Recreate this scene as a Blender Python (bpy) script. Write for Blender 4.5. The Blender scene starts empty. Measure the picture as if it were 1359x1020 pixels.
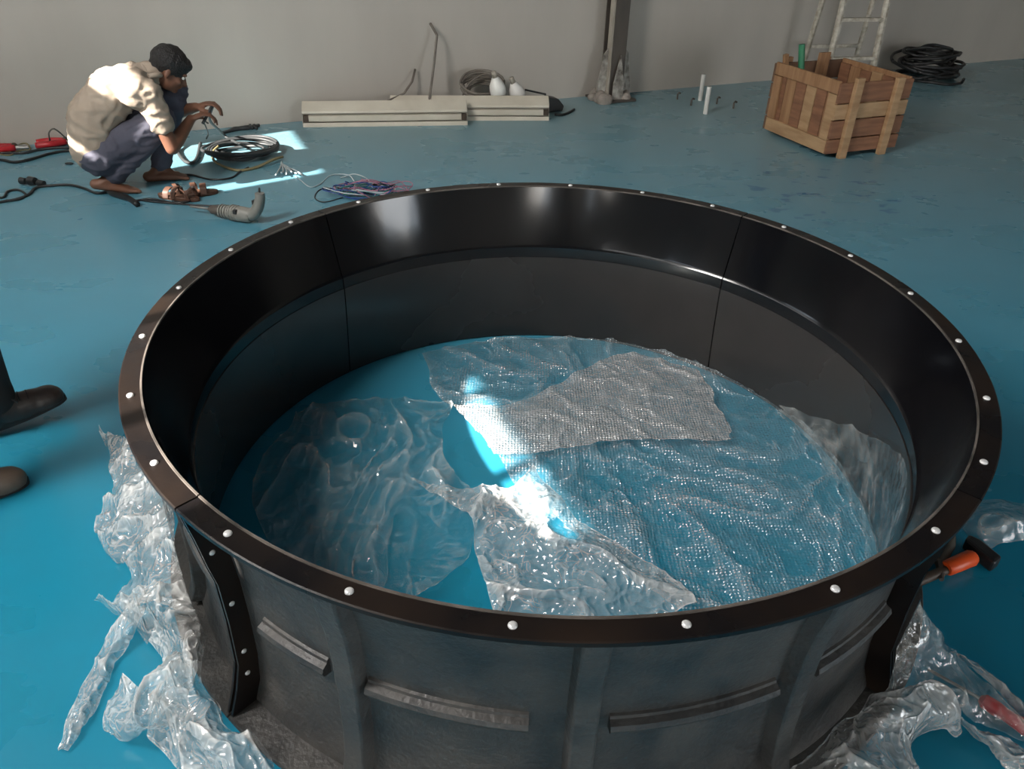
import bpy, bmesh, math, random
from mathutils import Vector, Matrix, noise

random.seed(7)
scn = bpy.context.scene
col = scn.collection
PI = math.pi
sin, cos, rad = math.sin, math.cos, math.radians

# ------------------------------------------------------------------ camera
CAM_H = 1.6
FPX, CX, CY = 1030.0, 679.5, 510.0
PITCH, ROLL = 0.57779, 0.024806
FW = Vector((0, cos(PITCH), -sin(PITCH)))
RT0 = Vector((1, 0, 0)); UP0 = RT0.cross(FW)
RT = RT0 * cos(ROLL) + UP0 * sin(ROLL)
UP = -RT0 * sin(ROLL) + UP0 * cos(ROLL)
cd = bpy.data.cameras.new('camera'); cam = bpy.data.objects.new('camera', cd); col.objects.link(cam)
cd.sensor_fit = 'HORIZONTAL'; cd.sensor_width = 36; cd.lens = FPX / 1359 * 36
cd.clip_start = 0.02; cd.clip_end = 200
m = Matrix.Identity(4)
for i in range(3):
    m[i][0], m[i][1], m[i][2] = RT[i], UP[i], -FW[i]
m[2][3] = CAM_H
cam.matrix_world = m
scn.camera = cam

def at(px, py, z=0.0):
    """point of the place at height z that is seen at photo pixel px, py"""
    d = RT * ((px - CX) / FPX) - UP * ((py - CY) / FPX) + FW
    t = (z - CAM_H) / d.z
    return Vector((0, 0, CAM_H)) + d * t

# ------------------------------------------------------------------ world, sun, exposure
world = bpy.data.worlds.new('world'); scn.world = world; world.use_nodes = True
bg = world.node_tree.nodes['Background']
bg.inputs['Color'].default_value = (0.80, 0.90, 1.0, 1); bg.inputs['Strength'].default_value = 3.2

SUN_EL = rad(34.0)
sl = bpy.data.lights.new('sun', 'SUN'); sl.energy = 17; sl.angle = rad(0.6); sl.color = (1.0, 0.93, 0.84)
sun = bpy.data.objects.new('sun', sl); col.objects.link(sun)
sdir = Vector((0.8 * cos(SUN_EL), 0.6 * cos(SUN_EL), -sin(SUN_EL)))
sun.rotation_euler = sdir.to_track_quat('-Z', 'Y').to_euler()
sun.location = -sdir * 12 + Vector((0, 3, 0))

# room axes: E1 along the back wall, E2 towards the outside of the back wall
E1 = Vector((0.9075, 0.42, 0)); E2 = Vector((-0.42, 0.9075, 0)); EZ = Vector((0, 0, 1))
CORNER = Vector((-5.0, 4.55, 0))       # back left corner
ROOM_L, ROOM_D, ROOM_H = 15.0, 10.6, 4.6
def room(a, b, z=0.0):
    """a metres along the back wall, b metres towards the camera side, z up"""
    return CORNER + E1 * a - E2 * b + EZ * z

def area(name, loc, direction, sx, sy, power, color):
    l = bpy.data.lights.new(name, 'AREA'); l.shape = 'RECTANGLE'; l.size = sx; l.size_y = sy
    l.energy = power; l.color = color
    o = bpy.data.objects.new(name, l); col.objects.link(o)
    o.location = loc; o.rotation_euler = Vector(direction).to_track_quat('-Z', 'Z').to_euler()
    return o
# daylight entering through the big door behind the camera and a long window added in the left wall
area('door_daylight', room(7.4, ROOM_D - 0.02, 1.3), E2, 1.9, 2.4, 45, (1.0, 0.97, 0.93))
area('clerestory_daylight', room(0.03, 4.2, 3.25), E1 - EZ * 0.25, 7.4, 0.85, 600, (1.0, 0.96, 0.91))  # soft fill at the added clerestory, lighting the ring from the left

area('slit_daylight', room(0.97, ROOM_D - 0.02, 1.3), E2, 0.42, 2.5, 34, (1.0, 0.94, 0.86))  # lamp added in the door gap, for streaks on the ring's inner wall
area('side_door_daylight', room(0.02, 8.9, 1.2), E1, 0.28, 2.3, 18, (1.0, 0.94, 0.86))  # lamp added in the narrow side opening, for one more streak

scn.view_settings.view_transform = 'Standard'
scn.view_settings.look = 'None'
scn.view_settings.gamma = 1.0
scn.view_settings.use_curve_mapping = False
scn.view_settings.exposure = 0.72
scn.cycles.use_denoising = True
scn.cycles.transparent_max_bounces = 24
scn.cycles.max_bounces = 8
scn.cycles.sample_clamp_indirect = 6.0

# ------------------------------------------------------------------ materials
def new_mat(name):
    mt = bpy.data.materials.new(name); mt.use_nodes = True
    nt = mt.node_tree
    return mt, nt, nt.nodes['Principled BSDF']

def mat(name, c1, c2=None, rough=0.5, scale=8.0, bump=0.0, metallic=0.0, rough2=None, coat=0.0, detail=4.0, stretch=(1, 1, 1), spec=0.5, bump_scale=None, sss=0.0):
    mt, nt, bs = new_mat(name)
    c2 = c2 or tuple(min(1, c * 0.75) for c in c1)
    tc = nt.nodes.new('ShaderNodeTexCoord'); mp = nt.nodes.new('ShaderNodeMapping')
    mp.inputs['Scale'].default_value = stretch
    nt.links.new(tc.outputs['Object'], mp.inputs['Vector'])
    nz = nt.nodes.new('ShaderNodeTexNoise'); nz.inputs['Scale'].default_value = scale; nz.inputs['Detail'].default_value = detail
    nt.links.new(mp.outputs['Vector'], nz.inputs['Vector'])
    rp = nt.nodes.new('ShaderNodeValToRGB')
    rp.color_ramp.elements[0].position = 0.32; rp.color_ramp.elements[1].position = 0.68
    rp.color_ramp.elements[0].color = (*c1, 1); rp.color_ramp.elements[1].color = (*c2, 1)
    nt.links.new(nz.outputs['Fac'], rp.inputs['Fac']); nt.links.new(rp.outputs['Color'], bs.inputs['Base Color'])
    bs.inputs['Roughness'].default_value = rough
    if rough2 is not None:
        mr = nt.nodes.new('ShaderNodeMapRange'); mr.inputs['From Min'].default_value = 0.3; mr.inputs['From Max'].default_value = 0.7
        mr.inputs['To Min'].default_value = rough; mr.inputs['To Max'].default_value = rough2
        nt.links.new(nz.outputs['Fac'], mr.inputs['Value']); nt.links.new(mr.outputs['Result'], bs.inputs['Roughness'])
    bs.inputs['Metallic'].default_value = metallic
    bs.inputs['Coat Weight'].default_value = coat
    bs.inputs['Specular IOR Level'].default_value = spec
    if bump:
        n2 = nt.nodes.new('ShaderNodeTexNoise'); n2.inputs['Scale'].default_value = bump_scale or scale * 3; n2.inputs['Detail'].default_value = 5
        nt.links.new(mp.outputs['Vector'], n2.inputs['Vector'])
        bp = nt.nodes.new('ShaderNodeBump'); bp.inputs['Strength'].default_value = bump; bp.inputs['Distance'].default_value = 0.02
        nt.links.new(n2.outputs['Fac'], bp.inputs['Height']); nt.links.new(bp.outputs['Normal'], bs.inputs['Normal'])
    return mt

def floor_material():
    mt, nt, bs = new_mat('blue_epoxy_floor'); N, L = nt.nodes, nt.links
    tc = N.new('ShaderNodeTexCoord')
    def nz(scale, detail=5, rough=0.55, vec=None, stretch=None):
        n = N.new('ShaderNodeTexNoise'); n.inputs['Scale'].default_value = scale; n.inputs['Detail'].default_value = detail; n.inputs['Roughness'].default_value = rough
        src = tc.outputs['Object']
        if stretch:
            mp = N.new('ShaderNodeMapping'); mp.inputs['Scale'].default_value = stretch; L.new(src, mp.inputs['Vector']); src = mp.outputs['Vector']
        L.new(src, n.inputs['Vector']); return n
    def ramp(a, b, ca, cb, src):
        r = N.new('ShaderNodeValToRGB'); r.color_ramp.elements[0].position = a; r.color_ramp.elements[1].position = b
        r.color_ramp.elements[0].color = ca; r.color_ramp.elements[1].color = cb
        L.new(src, r.inputs['Fac']); return r
    def mix(fac, a, b):
        x = N.new('ShaderNodeMix'); x.data_type = 'RGBA'
        L.new(fac, x.inputs['Factor'])
        for k, v in (('A', a), ('B', b)):
            s = [i for i in x.inputs if i.name == k and i.type == 'RGBA'][0]
            if isinstance(v, tuple): s.default_value = v
            else: L.new(v, s)
        return [o for o in x.outputs if o.type == 'RGBA'][0]
    base = ramp(0.35, 0.7, (0.008, 0.235, 0.37, 1), (0.011, 0.212, 0.33, 1), nz(0.9).outputs['Fac'])
    # dust, plus the wall's grey reflection put into the colour, stronger towards the back
    dn = nz(1.5, 4, 0.55, stretch=(1, 1.4, 1))
    sep = N.new('ShaderNodeSeparateXYZ'); L.new(tc.outputs['Object'], sep.inputs[0])
    mr = N.new('ShaderNodeMapRange'); mr.inputs['From Min'].default_value = 1.6; mr.inputs['From Max'].default_value = 6.5
    mr.inputs['To Min'].default_value = 0.0; mr.inputs['To Max'].default_value = 0.95; L.new(sep.outputs['Y'], mr.inputs['Value'])
    dr = ramp(0.25, 0.75, (0.6, 0.6, 0.6, 1), (1, 1, 1, 1), dn.outputs['Fac'])
    mu = N.new('ShaderNodeMath'); mu.operation = 'MULTIPLY'; L.new(dr.outputs['Color'], mu.inputs[0]); L.new(mr.outputs['Result'], mu.inputs[1])
    c = mix(mu.outputs[0], base.outputs['Color'], (0.25, 0.36, 0.375, 1))
    # wet blue smears in front of the crate
    vm = N.new('ShaderNodeVectorMath'); vm.operation = 'DISTANCE'; L.new(tc.outputs['Object'], vm.inputs[0]); vm.inputs[1].default_value = (1.95, 4.75, 0)
    mk = N.new('ShaderNodeMapRange'); mk.inputs['From Min'].default_value = 0.35; mk.inputs['From Max'].default_value = 0.95; mk.inputs['To Min'].default_value = 1; mk.inputs['To Max'].default_value = 0
    L.new(vm.outputs['Value'], mk.inputs['Value'])
    sp = ramp(0.60, 0.66, (0, 0, 0, 1), (0.8, 0.8, 0.8, 1), nz(7.0, 2, 0.5, stretch=(1, 1.6, 1)).outputs['Fac'])
    m2 = N.new('ShaderNodeMath'); m2.operation = 'MULTIPLY'; L.new(sp.outputs['Color'], m2.inputs[0]); L.new(mk.outputs['Result'], m2.inputs[1])
    c = mix(m2.outputs[0], c, (0.004, 0.10, 0.22, 1))
    # pale scuffs
    sc = ramp(0.66, 0.78, (0, 0, 0, 1), (0.2, 0.2, 0.2, 1), nz(5.0, 8, 0.7, stretch=(1, 2.6, 1)).outputs['Fac'])
    c = mix(sc.outputs['Color'], c, (0.28, 0.36, 0.38, 1))
    L.new(c, bs.inputs['Base Color'])
    rr = N.new('ShaderNodeMapRange'); rr.inputs['From Min'].default_value = 0.3; rr.inputs['From Max'].default_value = 0.7; rr.inputs['To Min'].default_value = 0.2; rr.inputs['To Max'].default_value = 0.4
    L.new(dn.outputs['Fac'], rr.inputs['Value']); L.new(rr.outputs['Result'], bs.inputs['Roughness'])
    bp = N.new('ShaderNodeBump'); bp.inputs['Strength'].default_value = 0.06; bp.inputs['Distance'].default_value = 0.02
    L.new(nz(2.5, 4).outputs['Fac'], bp.inputs['Height']); L.new(bp.outputs['Normal'], bs.inputs['Normal'])
    return mt

def film_material(name, lo, hi, tint=(0.86, 0.88, 0.88), rough=0.12, bubble=False, bscale=90.0, crinkle=38.0, crease_white=0.35):
    """thin clear plastic: see-through sheet, whiter where creased (attribute 'crease')"""
    mt, nt, bs = new_mat(name); N, L = nt.nodes, nt.links
    out = N['Material Output']
    at_ = N.new('ShaderNodeAttribute'); at_.attribute_name = 'crease'
    tc = N.new('ShaderNodeTexCoord')
    bs.inputs['Base Color'].default_value = (*tint, 1); bs.inputs['Roughness'].default_value = rough
    bs.inputs['Specular IOR Level'].default_value = 0.7
    tr = N.new('ShaderNodeBsdfTransparent'); tr.inputs['Color'].default_value = (0.97, 0.985, 0.985, 1)
    mx = N.new('ShaderNodeMixShader')
    mr = N.new('ShaderNodeMapRange'); mr.inputs['To Min'].default_value = lo; mr.inputs['To Max'].default_value = hi
    L.new(at_.outputs['Fac'], mr.inputs['Value'])
    fac = mr.outputs['Result']
    nz = N.new('ShaderNodeTexNoise'); nz.inputs['Scale'].default_value = 60; nz.inputs['Detail'].default_value = 3
    L.new(tc.outputs['Object'], nz.inputs['Vector'])
    height = nz.outputs['Fac']
    if bubble:
        vo = N.new('ShaderNodeTexVoronoi'); vo.inputs['Scale'].default_value = bscale; vo.inputs['Randomness'].default_value = 0.25
        L.new(tc.outputs['Object'], vo.inputs['Vector'])
        vr = N.new('ShaderNodeMapRange'); vr.inputs['From Min'].default_value = 0.05; vr.inputs['From Max'].default_value = 0.5
        vr.inputs['To Min'].default_value = 0.20; vr.inputs['To Max'].default_value = -0.09  # whiter bubble centres: the wrap's sparkle put into its opacity
        L.new(vo.outputs['Distance'], vr.inputs['Value'])
        ad = N.new('ShaderNodeMath'); ad.operation = 'ADD'; L.new(fac, ad.inputs[0]); L.new(vr.outputs['Result'], ad.inputs[1]); ad.use_clamp = True
        fac = ad.outputs[0]
        iv = N.new('ShaderNodeMath'); iv.operation = 'SUBTRACT'; iv.inputs[0].default_value = 1.0; L.new(vo.outputs['Distance'], iv.inputs[1])
        height = iv.outputs[0]
    # sharp crinkles: warped cell facets whose edges are whitened creases
    wn = N.new('ShaderNodeTexNoise'); wn.inputs['Scale'].default_value = 9; wn.inputs['Detail'].default_value = 2; L.new(tc.outputs['Object'], wn.inputs['Vector'])
    wv = N.new('ShaderNodeVectorMath'); wv.operation = 'MULTIPLY_ADD'; L.new(wn.outputs['Color'], wv.inputs[0]); wv.inputs[1].default_value = (0.10, 0.10, 0.10); L.new(tc.outputs['Object'], wv.inputs[2])
    ck = N.new('ShaderNodeTexVoronoi'); ck.inputs['Scale'].default_value = crinkle; L.new(wv.outputs[0], ck.inputs['Vector'])
    # short straight creases: ridges of two stretched noises lying in different directions
    ridge = None
    for ang, stc in ((0.6, (1.0, 0.28, 0.6)), (-0.9, (0.30, 1.0, 0.6))):
        mp_ = N.new('ShaderNodeMapping'); mp_.inputs['Rotation'].default_value = (0, 0, ang); mp_.inputs['Scale'].default_value = stc; L.new(wv.outputs[0], mp_.inputs['Vector'])
        rn = N.new('ShaderNodeTexNoise'); rn.inputs['Scale'].default_value = crinkle * 0.9; rn.inputs['Detail'].default_value = 1.5; L.new(mp_.outputs['Vector'], rn.inputs['Vector'])
        sb = N.new('ShaderNodeMath'); sb.operation = 'SUBTRACT'; L.new(rn.outputs['Fac'], sb.inputs[0]); sb.inputs[1].default_value = 0.5
        ab = N.new('ShaderNodeMath'); ab.operation = 'ABSOLUTE'; L.new(sb.outputs[0], ab.inputs[0])
        rm = N.new('ShaderNodeMapRange'); rm.inputs['From Min'].default_value = 0.0; rm.inputs['From Max'].default_value = 0.05; rm.inputs['To Min'].default_value = crease_white; rm.inputs['To Max'].default_value = 0.0
        L.new(ab.outputs[0], rm.inputs['Value'])
        if ridge is None: ridge = rm.outputs['Result']
        else:
            mxm = N.new('ShaderNodeMath'); mxm.operation = 'MAXIMUM'; L.new(ridge, mxm.inputs[0]); L.new(rm.outputs['Result'], mxm.inputs[1]); ridge = mxm.outputs[0]
    pm = N.new('ShaderNodeTexNoise'); pm.inputs['Scale'].default_value = 7; pm.inputs['Detail'].default_value = 3; L.new(tc.outputs['Object'], pm.inputs['Vector'])
    pr_ = N.new('ShaderNodeMapRange'); pr_.inputs['From Min'].default_value = 0.42; pr_.inputs['From Max'].default_value = 0.65; L.new(pm.outputs['Fac'], pr_.inputs['Value'])
    cx_ = N.new('ShaderNodeMath'); cx_.operation = 'MULTIPLY'; L.new(ridge, cx_.inputs[0]); L.new(pr_.outputs['Result'], cx_.inputs[1])
    a2 = N.new('ShaderNodeMath'); a2.operation = 'ADD'; a2.use_clamp = True; L.new(fac, a2.inputs[0]); L.new(cx_.outputs[0], a2.inputs[1]); fac = a2.outputs[0]
    b0 = N.new('ShaderNodeBump'); b0.inputs['Strength'].default_value = 0.30 if bubble else 0.75; b0.inputs['Distance'].default_value = 0.012
    L.new(ck.outputs['Distance'], b0.inputs['Height'])
    bp = N.new('ShaderNodeBump'); bp.inputs['Strength'].default_value = 0.85 if bubble else 0.35; bp.inputs['Distance'].default_value = 0.010 if bubble else 0.006
    L.new(height, bp.inputs['Height']); L.new(b0.outputs['Normal'], bp.inputs['Normal'])
    L.new(bp.outputs['Normal'], bs.inputs['Normal'])
    gl = N.new('ShaderNodeBsdfGlossy'); gl.inputs['Roughness'].default_value = rough * 0.9
    L.new(bp.outputs['Normal'], gl.inputs['Normal'])
    lw = N.new('ShaderNodeLayerWeight'); lw.inputs['Blend'].default_value = 0.5; L.new(bp.outputs['Normal'], lw.inputs['Normal'])
    pw = N.new('ShaderNodeMath'); pw.operation = 'POWER'; L.new(lw.outputs['Facing'], pw.inputs[0]); pw.inputs[1].default_value = 4.0
    fr = N.new('ShaderNodeMath'); fr.operation = 'MULTIPLY_ADD'; L.new(pw.outputs[0], fr.inputs[0]); fr.inputs[1].default_value = 0.45; fr.inputs[2].default_value = 0.075 if bubble else 0.06
    L.new(fac, mx.inputs[0]); L.new(tr.outputs[0], mx.inputs[1]); L.new(bs.outputs[0], mx.inputs[2])
    m2 = N.new('ShaderNodeMixShader'); L.new(fr.outputs[0], m2.inputs[0]); L.new(mx.outputs[0], m2.inputs[1]); L.new(gl.outputs[0], m2.inputs[2])
    L.new(m2.outputs[0], out.inputs['Surface'])
    return mt

M = {}
M['floor'] = floor_material()
M['wall'] = mat('grey_plaster', (0.50, 0.46, 0.405), (0.43, 0.392, 0.345), 0.75, 1.6, 0.16, detail=9, bump_scale=7, stretch=(1, 1, 0.3))
M['ceiling'] = mat('roof_sheet', (0.13, 0.13, 0.135), (0.10, 0.10, 0.105), 0.6, 1.0)
M['frp_in'] = mat('black_gel_coat', (0.0026, 0.0028, 0.0040), (0.0045, 0.0042, 0.005), 0.07, 3.0, 0.02, rough2=0.20, stretch=(1, 1, 0.6), bump_scale=5)
M['frp_out'] = mat('rough_black_fibreglass', (0.032, 0.031, 0.031), (0.062, 0.057, 0.052), 0.40, 9.0, 0.25, rough2=0.6, bump_scale=70)
M['frp_satin'] = mat('satin_black_throat', (0.026, 0.0235, 0.0225), (0.036, 0.032, 0.030), 0.18, 3.0, 0.03, rough2=0.30, bump_scale=5)  # paler and warmer than the shell, reflected light put into the colour
M['frp_flange'] = mat('black_flange', (0.005, 0.005, 0.006), (0.016, 0.010, 0.007), 0.22, 5.0, 0.06, rough2=0.42, spec=0.22)
M['frp_edge'] = mat('worn_pale_edge', (0.13, 0.11, 0.095), (0.03, 0.026, 0.022), 0.6, 14.0)  # lip paler than the flange, the sunlit edge put into its colour
M['bolt'] = mat('zinc_bolt', (0.75, 0.75, 0.74), (0.6, 0.6, 0.6), 0.3, 20, metallic=0.3)
M['steel'] = mat('weathered_steel', (0.10, 0.083, 0.068), (0.055, 0.045, 0.038), 0.6, 6, 0.15, stretch=(1, 1, 0.3))
M['steel_pale'] = mat('paint_splashed_steel', (0.48, 0.45, 0.40), (0.10, 0.085, 0.07), 0.7, 16, 0.2)
M['mortar'] = mat('mortar', (0.36, 0.31, 0.27), (0.22, 0.19, 0.165), 0.9, 9, 0.6)
M['cream'] = mat('cream_enamel', (0.62, 0.57, 0.47), (0.52, 0.47, 0.38), 0.4, 5)
M['cream_dark'] = mat('cream_enamel_worn', (0.40, 0.36, 0.30), (0.30, 0.27, 0.22), 0.45, 8)  # darker cream for channels, end plates, bulb caps and the column strip
M['brown'] = mat('brown_holder', (0.07, 0.045, 0.03), None, 0.5)
M['white'] = mat('white_plastic', (0.80, 0.78, 0.73), (0.68, 0.66, 0.62), 0.4, 6)
M['black'] = mat('black_rubber', (0.012, 0.012, 0.013), (0.02, 0.02, 0.02), 0.45)
M['cable_grey'] = mat('grey_cable', (0.026, 0.029, 0.031), (0.04, 0.043, 0.045), 0.5)
M['cable_tan'] = mat('dusty_cable', (0.20, 0.175, 0.145), (0.12, 0.10, 0.085), 0.6)
M['cable_yellow'] = mat('yellow_cable', (0.26, 0.22, 0.11), None, 0.5)
M['wire_blue'] = mat('blue_wire', (0.015, 0.06, 0.26), None, 0.4)
M['wire_white'] = mat('white_wire', (0.55, 0.62, 0.64), None, 0.4)
M['wire_pink'] = mat('pink_wire', (0.42, 0.18, 0.26), None, 0.4)
M['wire_green'] = mat('teal_wire', (0.02, 0.16, 0.15), None, 0.4)
M['red'] = mat('red_plastic', (0.60, 0.03, 0.035), (0.45, 0.02, 0.03), 0.35)
M['orange'] = mat('orange_plastic', (0.80, 0.10, 0.015), (0.65, 0.075, 0.01), 0.4)
M['green'] = mat('green_pipe', (0.03, 0.19, 0.09), (0.02, 0.14, 0.07), 0.45)
M['wood_a'] = mat('pine_plank', (0.36, 0.20, 0.10), (0.24, 0.12, 0.055), 0.7, 5, 0.2, stretch=(6, 6, 0.7))
M['wood_b'] = mat('red_brown_plank', (0.27, 0.125, 0.065), (0.17, 0.075, 0.04), 0.7, 5, 0.2, stretch=(0.8, 0.8, 7))
M['wood_c'] = mat('pale_plank', (0.44, 0.28, 0.15), (0.31, 0.18, 0.09), 0.7, 5, 0.2, stretch=(1, 1, 5))
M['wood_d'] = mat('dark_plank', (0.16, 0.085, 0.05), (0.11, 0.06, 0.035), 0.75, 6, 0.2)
M['ladder'] = mat('chipped_white_ladder', (0.58, 0.54, 0.46), (0.30, 0.26, 0.20), 0.55, 22, 0.2)
M['drill'] = mat('grey_drill_casing', (0.27, 0.26, 0.23), (0.19, 0.185, 0.165), 0.5, 12)
M['metal'] = mat('steel_bit', (0.45, 0.44, 0.42), None, 0.35, metallic=0.8)
M['sandal'] = mat('brown_leather', (0.10, 0.045, 0.026), (0.06, 0.027, 0.016), 0.6, 10)
M['skin'] = mat('brown_skin', (0.19, 0.085, 0.05), (0.15, 0.065, 0.038), 0.55, 14)
M['hair'] = mat('black_hair', (0.008, 0.007, 0.007), (0.014, 0.012, 0.011), 0.6, 60, 0.5, bump_scale=120)
M['shirt'] = mat('tan_shirt', (0.40, 0.325, 0.255), (0.345, 0.275, 0.215), 0.85, 6, 0.25, bump_scale=9)
M['trousers'] = mat('slate_trousers', (0.085, 0.085, 0.115), (0.06, 0.06, 0.085), 0.85, 7, 0.25, bump_scale=12)
M['trousers_dark'] = mat('dark_trousers', (0.028, 0.025, 0.026), (0.020, 0.018, 0.018), 0.85, 8)
M['shirt_blue'] = mat('grey_blue_shirt', (0.16, 0.18, 0.22), None, 0.85, 6)
M['shoe'] = mat('dark_leather_shoe', (0.052, 0.035, 0.029), (0.03, 0.021, 0.018), 0.45, 12, 0.1)
M['shoe_pale'] = mat('dusty_leather_shoe', (0.13, 0.09, 0.065), (0.09, 0.062, 0.045), 0.5, 12)  # paler copy of the leather, for the second shoe
M['sole'] = mat('rubber_sole', (0.022, 0.018, 0.017), None, 0.7)
M['film'] = film_material('clear_film', 0.17, 0.72, (0.88, 0.87, 0.85), 0.09, crinkle=42.0, crease_white=0.30)
M['film_clear'] = film_material('thin_clear_film', 0.025, 0.42, (0.78, 0.78, 0.75), 0.10, crinkle=22.0, crease_white=0.16)
M['film_grey'] = film_material('cloudy_film', 0.30, 0.75, (0.62, 0.60, 0.58), 0.18)
M['wrap'] = film_material('bubble_wrap', 0.13, 0.50, (0.82, 0.89, 0.91), 0.15, True, 95, 14.0, 0.14)
M['wrap2'] = film_material('folded_bubble_wrap', 0.40, 0.64, (0.84, 0.81, 0.79), 0.16, True, 100, 14.0, 0.10)
fm, nt_, b_ = new_mat('frosted_glass')
tl_ = nt_.nodes.new('ShaderNodeBsdfTranslucent'); tl_.inputs['Color'].default_value = (0.5, 0.5, 0.5, 1)
nt_.links.new(tl_.outputs[0], nt_.nodes['Material Output'].inputs['Surface']); M['frosted'] = fm
M['frame'] = mat('window_frame', (0.25, 0.25, 0.25), None, 0.5)

# ------------------------------------------------------------------ mesh helpers
class MB:
    def __init__(s): s.v = []; s.f = []
    def add(s, vs, fs):
        n = len(s.v); s.v += [tuple(v) for v in vs]; s.f += [tuple(i + n for i in f) for f in fs]; return s
    def box(s, c, size, ax=None):
        ax = ax or (Vector((1, 0, 0)), Vector((0, 1, 0)), Vector((0, 0, 1)))
        c = Vector(c); X, Y, Z = [a * (k / 2) for a, k in zip(ax, size)]
        vs = [c + X * i + Y * j + Z * k for k in (-1, 1) for j in (-1, 1) for i in (-1, 1)]
        return s.add(vs, [(0, 2, 3, 1), (4, 5, 7, 6), (0, 1, 5, 4), (2, 6, 7, 3), (0, 4, 6, 2), (1, 3, 7, 5)])
    def tube(s, pts, r, n=8, caps=True):
        pts = [Vector(p) for p in pts]; k = len(pts)
        rs = r if isinstance(r, (list, tuple)) else [r] * k
        up = None; vs = []; fs = []
        for i, p in enumerate(pts):
            t = (pts[min(i + 1, k - 1)] - pts[max(i - 1, 0)])
            t = t.normalized() if t.length > 1e-9 else Vector((0, 0, 1))
            if up is None: up = t.orthogonal().normalized()
            else:
                up = up - t * up.dot(t)
                up = up.normalized() if up.length > 1e-6 else t.orthogonal().normalized()
            b = t.cross(up)
            for j in range(n):
                a = 2 * PI * j / n; vs.append(p + (up * cos(a) + b * sin(a)) * rs[i])
        for i in range(k - 1):
            for j in range(n):
                fs.append((i * n + j, i * n + (j + 1) % n, (i + 1) * n + (j + 1) % n, (i + 1) * n + j))
        if caps: fs.append(tuple(range(n - 1, -1, -1))); fs.append(tuple((k - 1) * n + j for j in range(n)))
        return s.add(vs, fs)
    def ell(s, c, r, ax=None, nu=14, nv=8):
        ax = ax or (Vector((1, 0, 0)), Vector((0, 1, 0)), Vector((0, 0, 1)))
        c = Vector(c); r = r if isinstance(r, (list, tuple)) else (r, r, r)
        vs = [c - ax[2] * r[2]]
        for i in range(1, nv):
            th = -PI / 2 + PI * i / nv
            for j in range(nu):
                a = 2 * PI * j / nu
                vs.append(c + ax[0] * (r[0] * cos(th) * cos(a)) + ax[1] * (r[1] * cos(th) * sin(a)) + ax[2] * (r[2] * sin(th)))
        vs.append(c + ax[2] * r[2]); top = len(vs) - 1; fs = []
        for j in range(nu): fs.append((0, 1 + (j + 1) % nu, 1 + j))
        for i in range(nv - 2):
            for j in range(nu):
                a = 1 + i * nu
                fs.append((a + j, a + (j + 1) % nu, a + nu + (j + 1) % nu, a + nu + j))
        a = 1 + (nv - 2) * nu
        for j in range(nu): fs.append((a + j, a + (j + 1) % nu, top))
        return s.add(vs, fs)
    def cap(s, a, b, ra, rb):
        """tapered capsule"""
        a, b = Vector(a), Vector(b)
        if (b - a).length > 1e-6: s.tube([a, b], [ra, rb], 14)
        s.ell(a, ra); s.ell(b, rb); return s
    def prism(s, poly, axis_o, ax, ay, az, thick):
        """2-D outline in (ax, ay) extruded along az by thick, centred"""
        o = Vector(axis_o); n = len(poly)
        vs = [o + ax * x + ay * y + az * (k * thick / 2) for k in (-1, 1) for x, y in poly]
        fs = [tuple(range(n - 1, -1, -1)), tuple(range(n, 2 * n))] + [(i, (i + 1) % n, n + (i + 1) % n, n + i) for i in range(n)]
        return s.add(vs, fs)
    def sweep(s, prof, a0, a1, n, closed=True):
        """profile of (r, z) swept round the z axis from a0 to a1 degrees, capped"""
        k = len(prof); vs = []; fs = []
        for i in range(n + 1):
            a = rad(a0 + (a1 - a0) * i / n)
            vs += [Vector((r * cos(a), r * sin(a), z)) for r, z in prof]
        for i in range(n):
            for j in range(k if closed else k - 1):
                fs.append((i * k + j, (i + 1) * k + j, (i + 1) * k + (j + 1) % k, i * k + (j + 1) % k))
        if closed:
            fs.append(tuple(range(k))); fs.append(tuple(n * k + j for j in range(k - 1, -1, -1)))
        return s.add(vs, fs)
    def build(s, name, material, parent=None, smooth=False, bevel=0.0, local=False):
        me = bpy.data.meshes.new(name); me.from_pydata(s.v, [], s.f); me.update()
        bm = bmesh.new(); bm.from_mesh(me); bmesh.ops.recalc_face_normals(bm, faces=bm.faces); bm.to_mesh(me); bm.free()
        me.materials.append(material)
        if smooth:
            me.polygons.foreach_set('use_smooth', [True] * len(me.polygons))
            if smooth != 'all':
                try: me.set_sharp_from_angle(angle=rad(smooth if smooth is not True else 40))
                except Exception: pass
        o = bpy.data.objects.new(name, me); col.objects.link(o)
        if bevel:
            b = o.modifiers.new('bevel', 'BEVEL'); b.width = bevel; b.segments = 2; b.limit_method = 'ANGLE'
        if parent is not None:
            o.parent = parent
            if not local: o.matrix_parent_inverse = world_of(parent).inverted()
        return o

def world_of(o):
    m = o.matrix_basis.copy()
    while o.parent is not None:
        m = o.parent.matrix_basis @ o.matrix_parent_inverse @ m if False else (o.matrix_parent_inverse @ m); o = o.parent; m = o.matrix_basis @ m
    return m

def tag(o, label, cat, group=None, kind=None):
    o['label'] = label; o['category'] = cat
    if group: o['group'] = group
    if kind: o['kind'] = kind
    return o
def thing(name, label, cat, loc=(0, 0, 0), group=None):
    o = bpy.data.objects.new(name, None); o.empty_display_size = 0.1; col.objects.link(o); o.location = loc
    return tag(o, label, cat, group)
def struct(o, label, cat):
    o['kind'] = 'structure'; o['label'] = label; o['category'] = cat; return o

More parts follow.
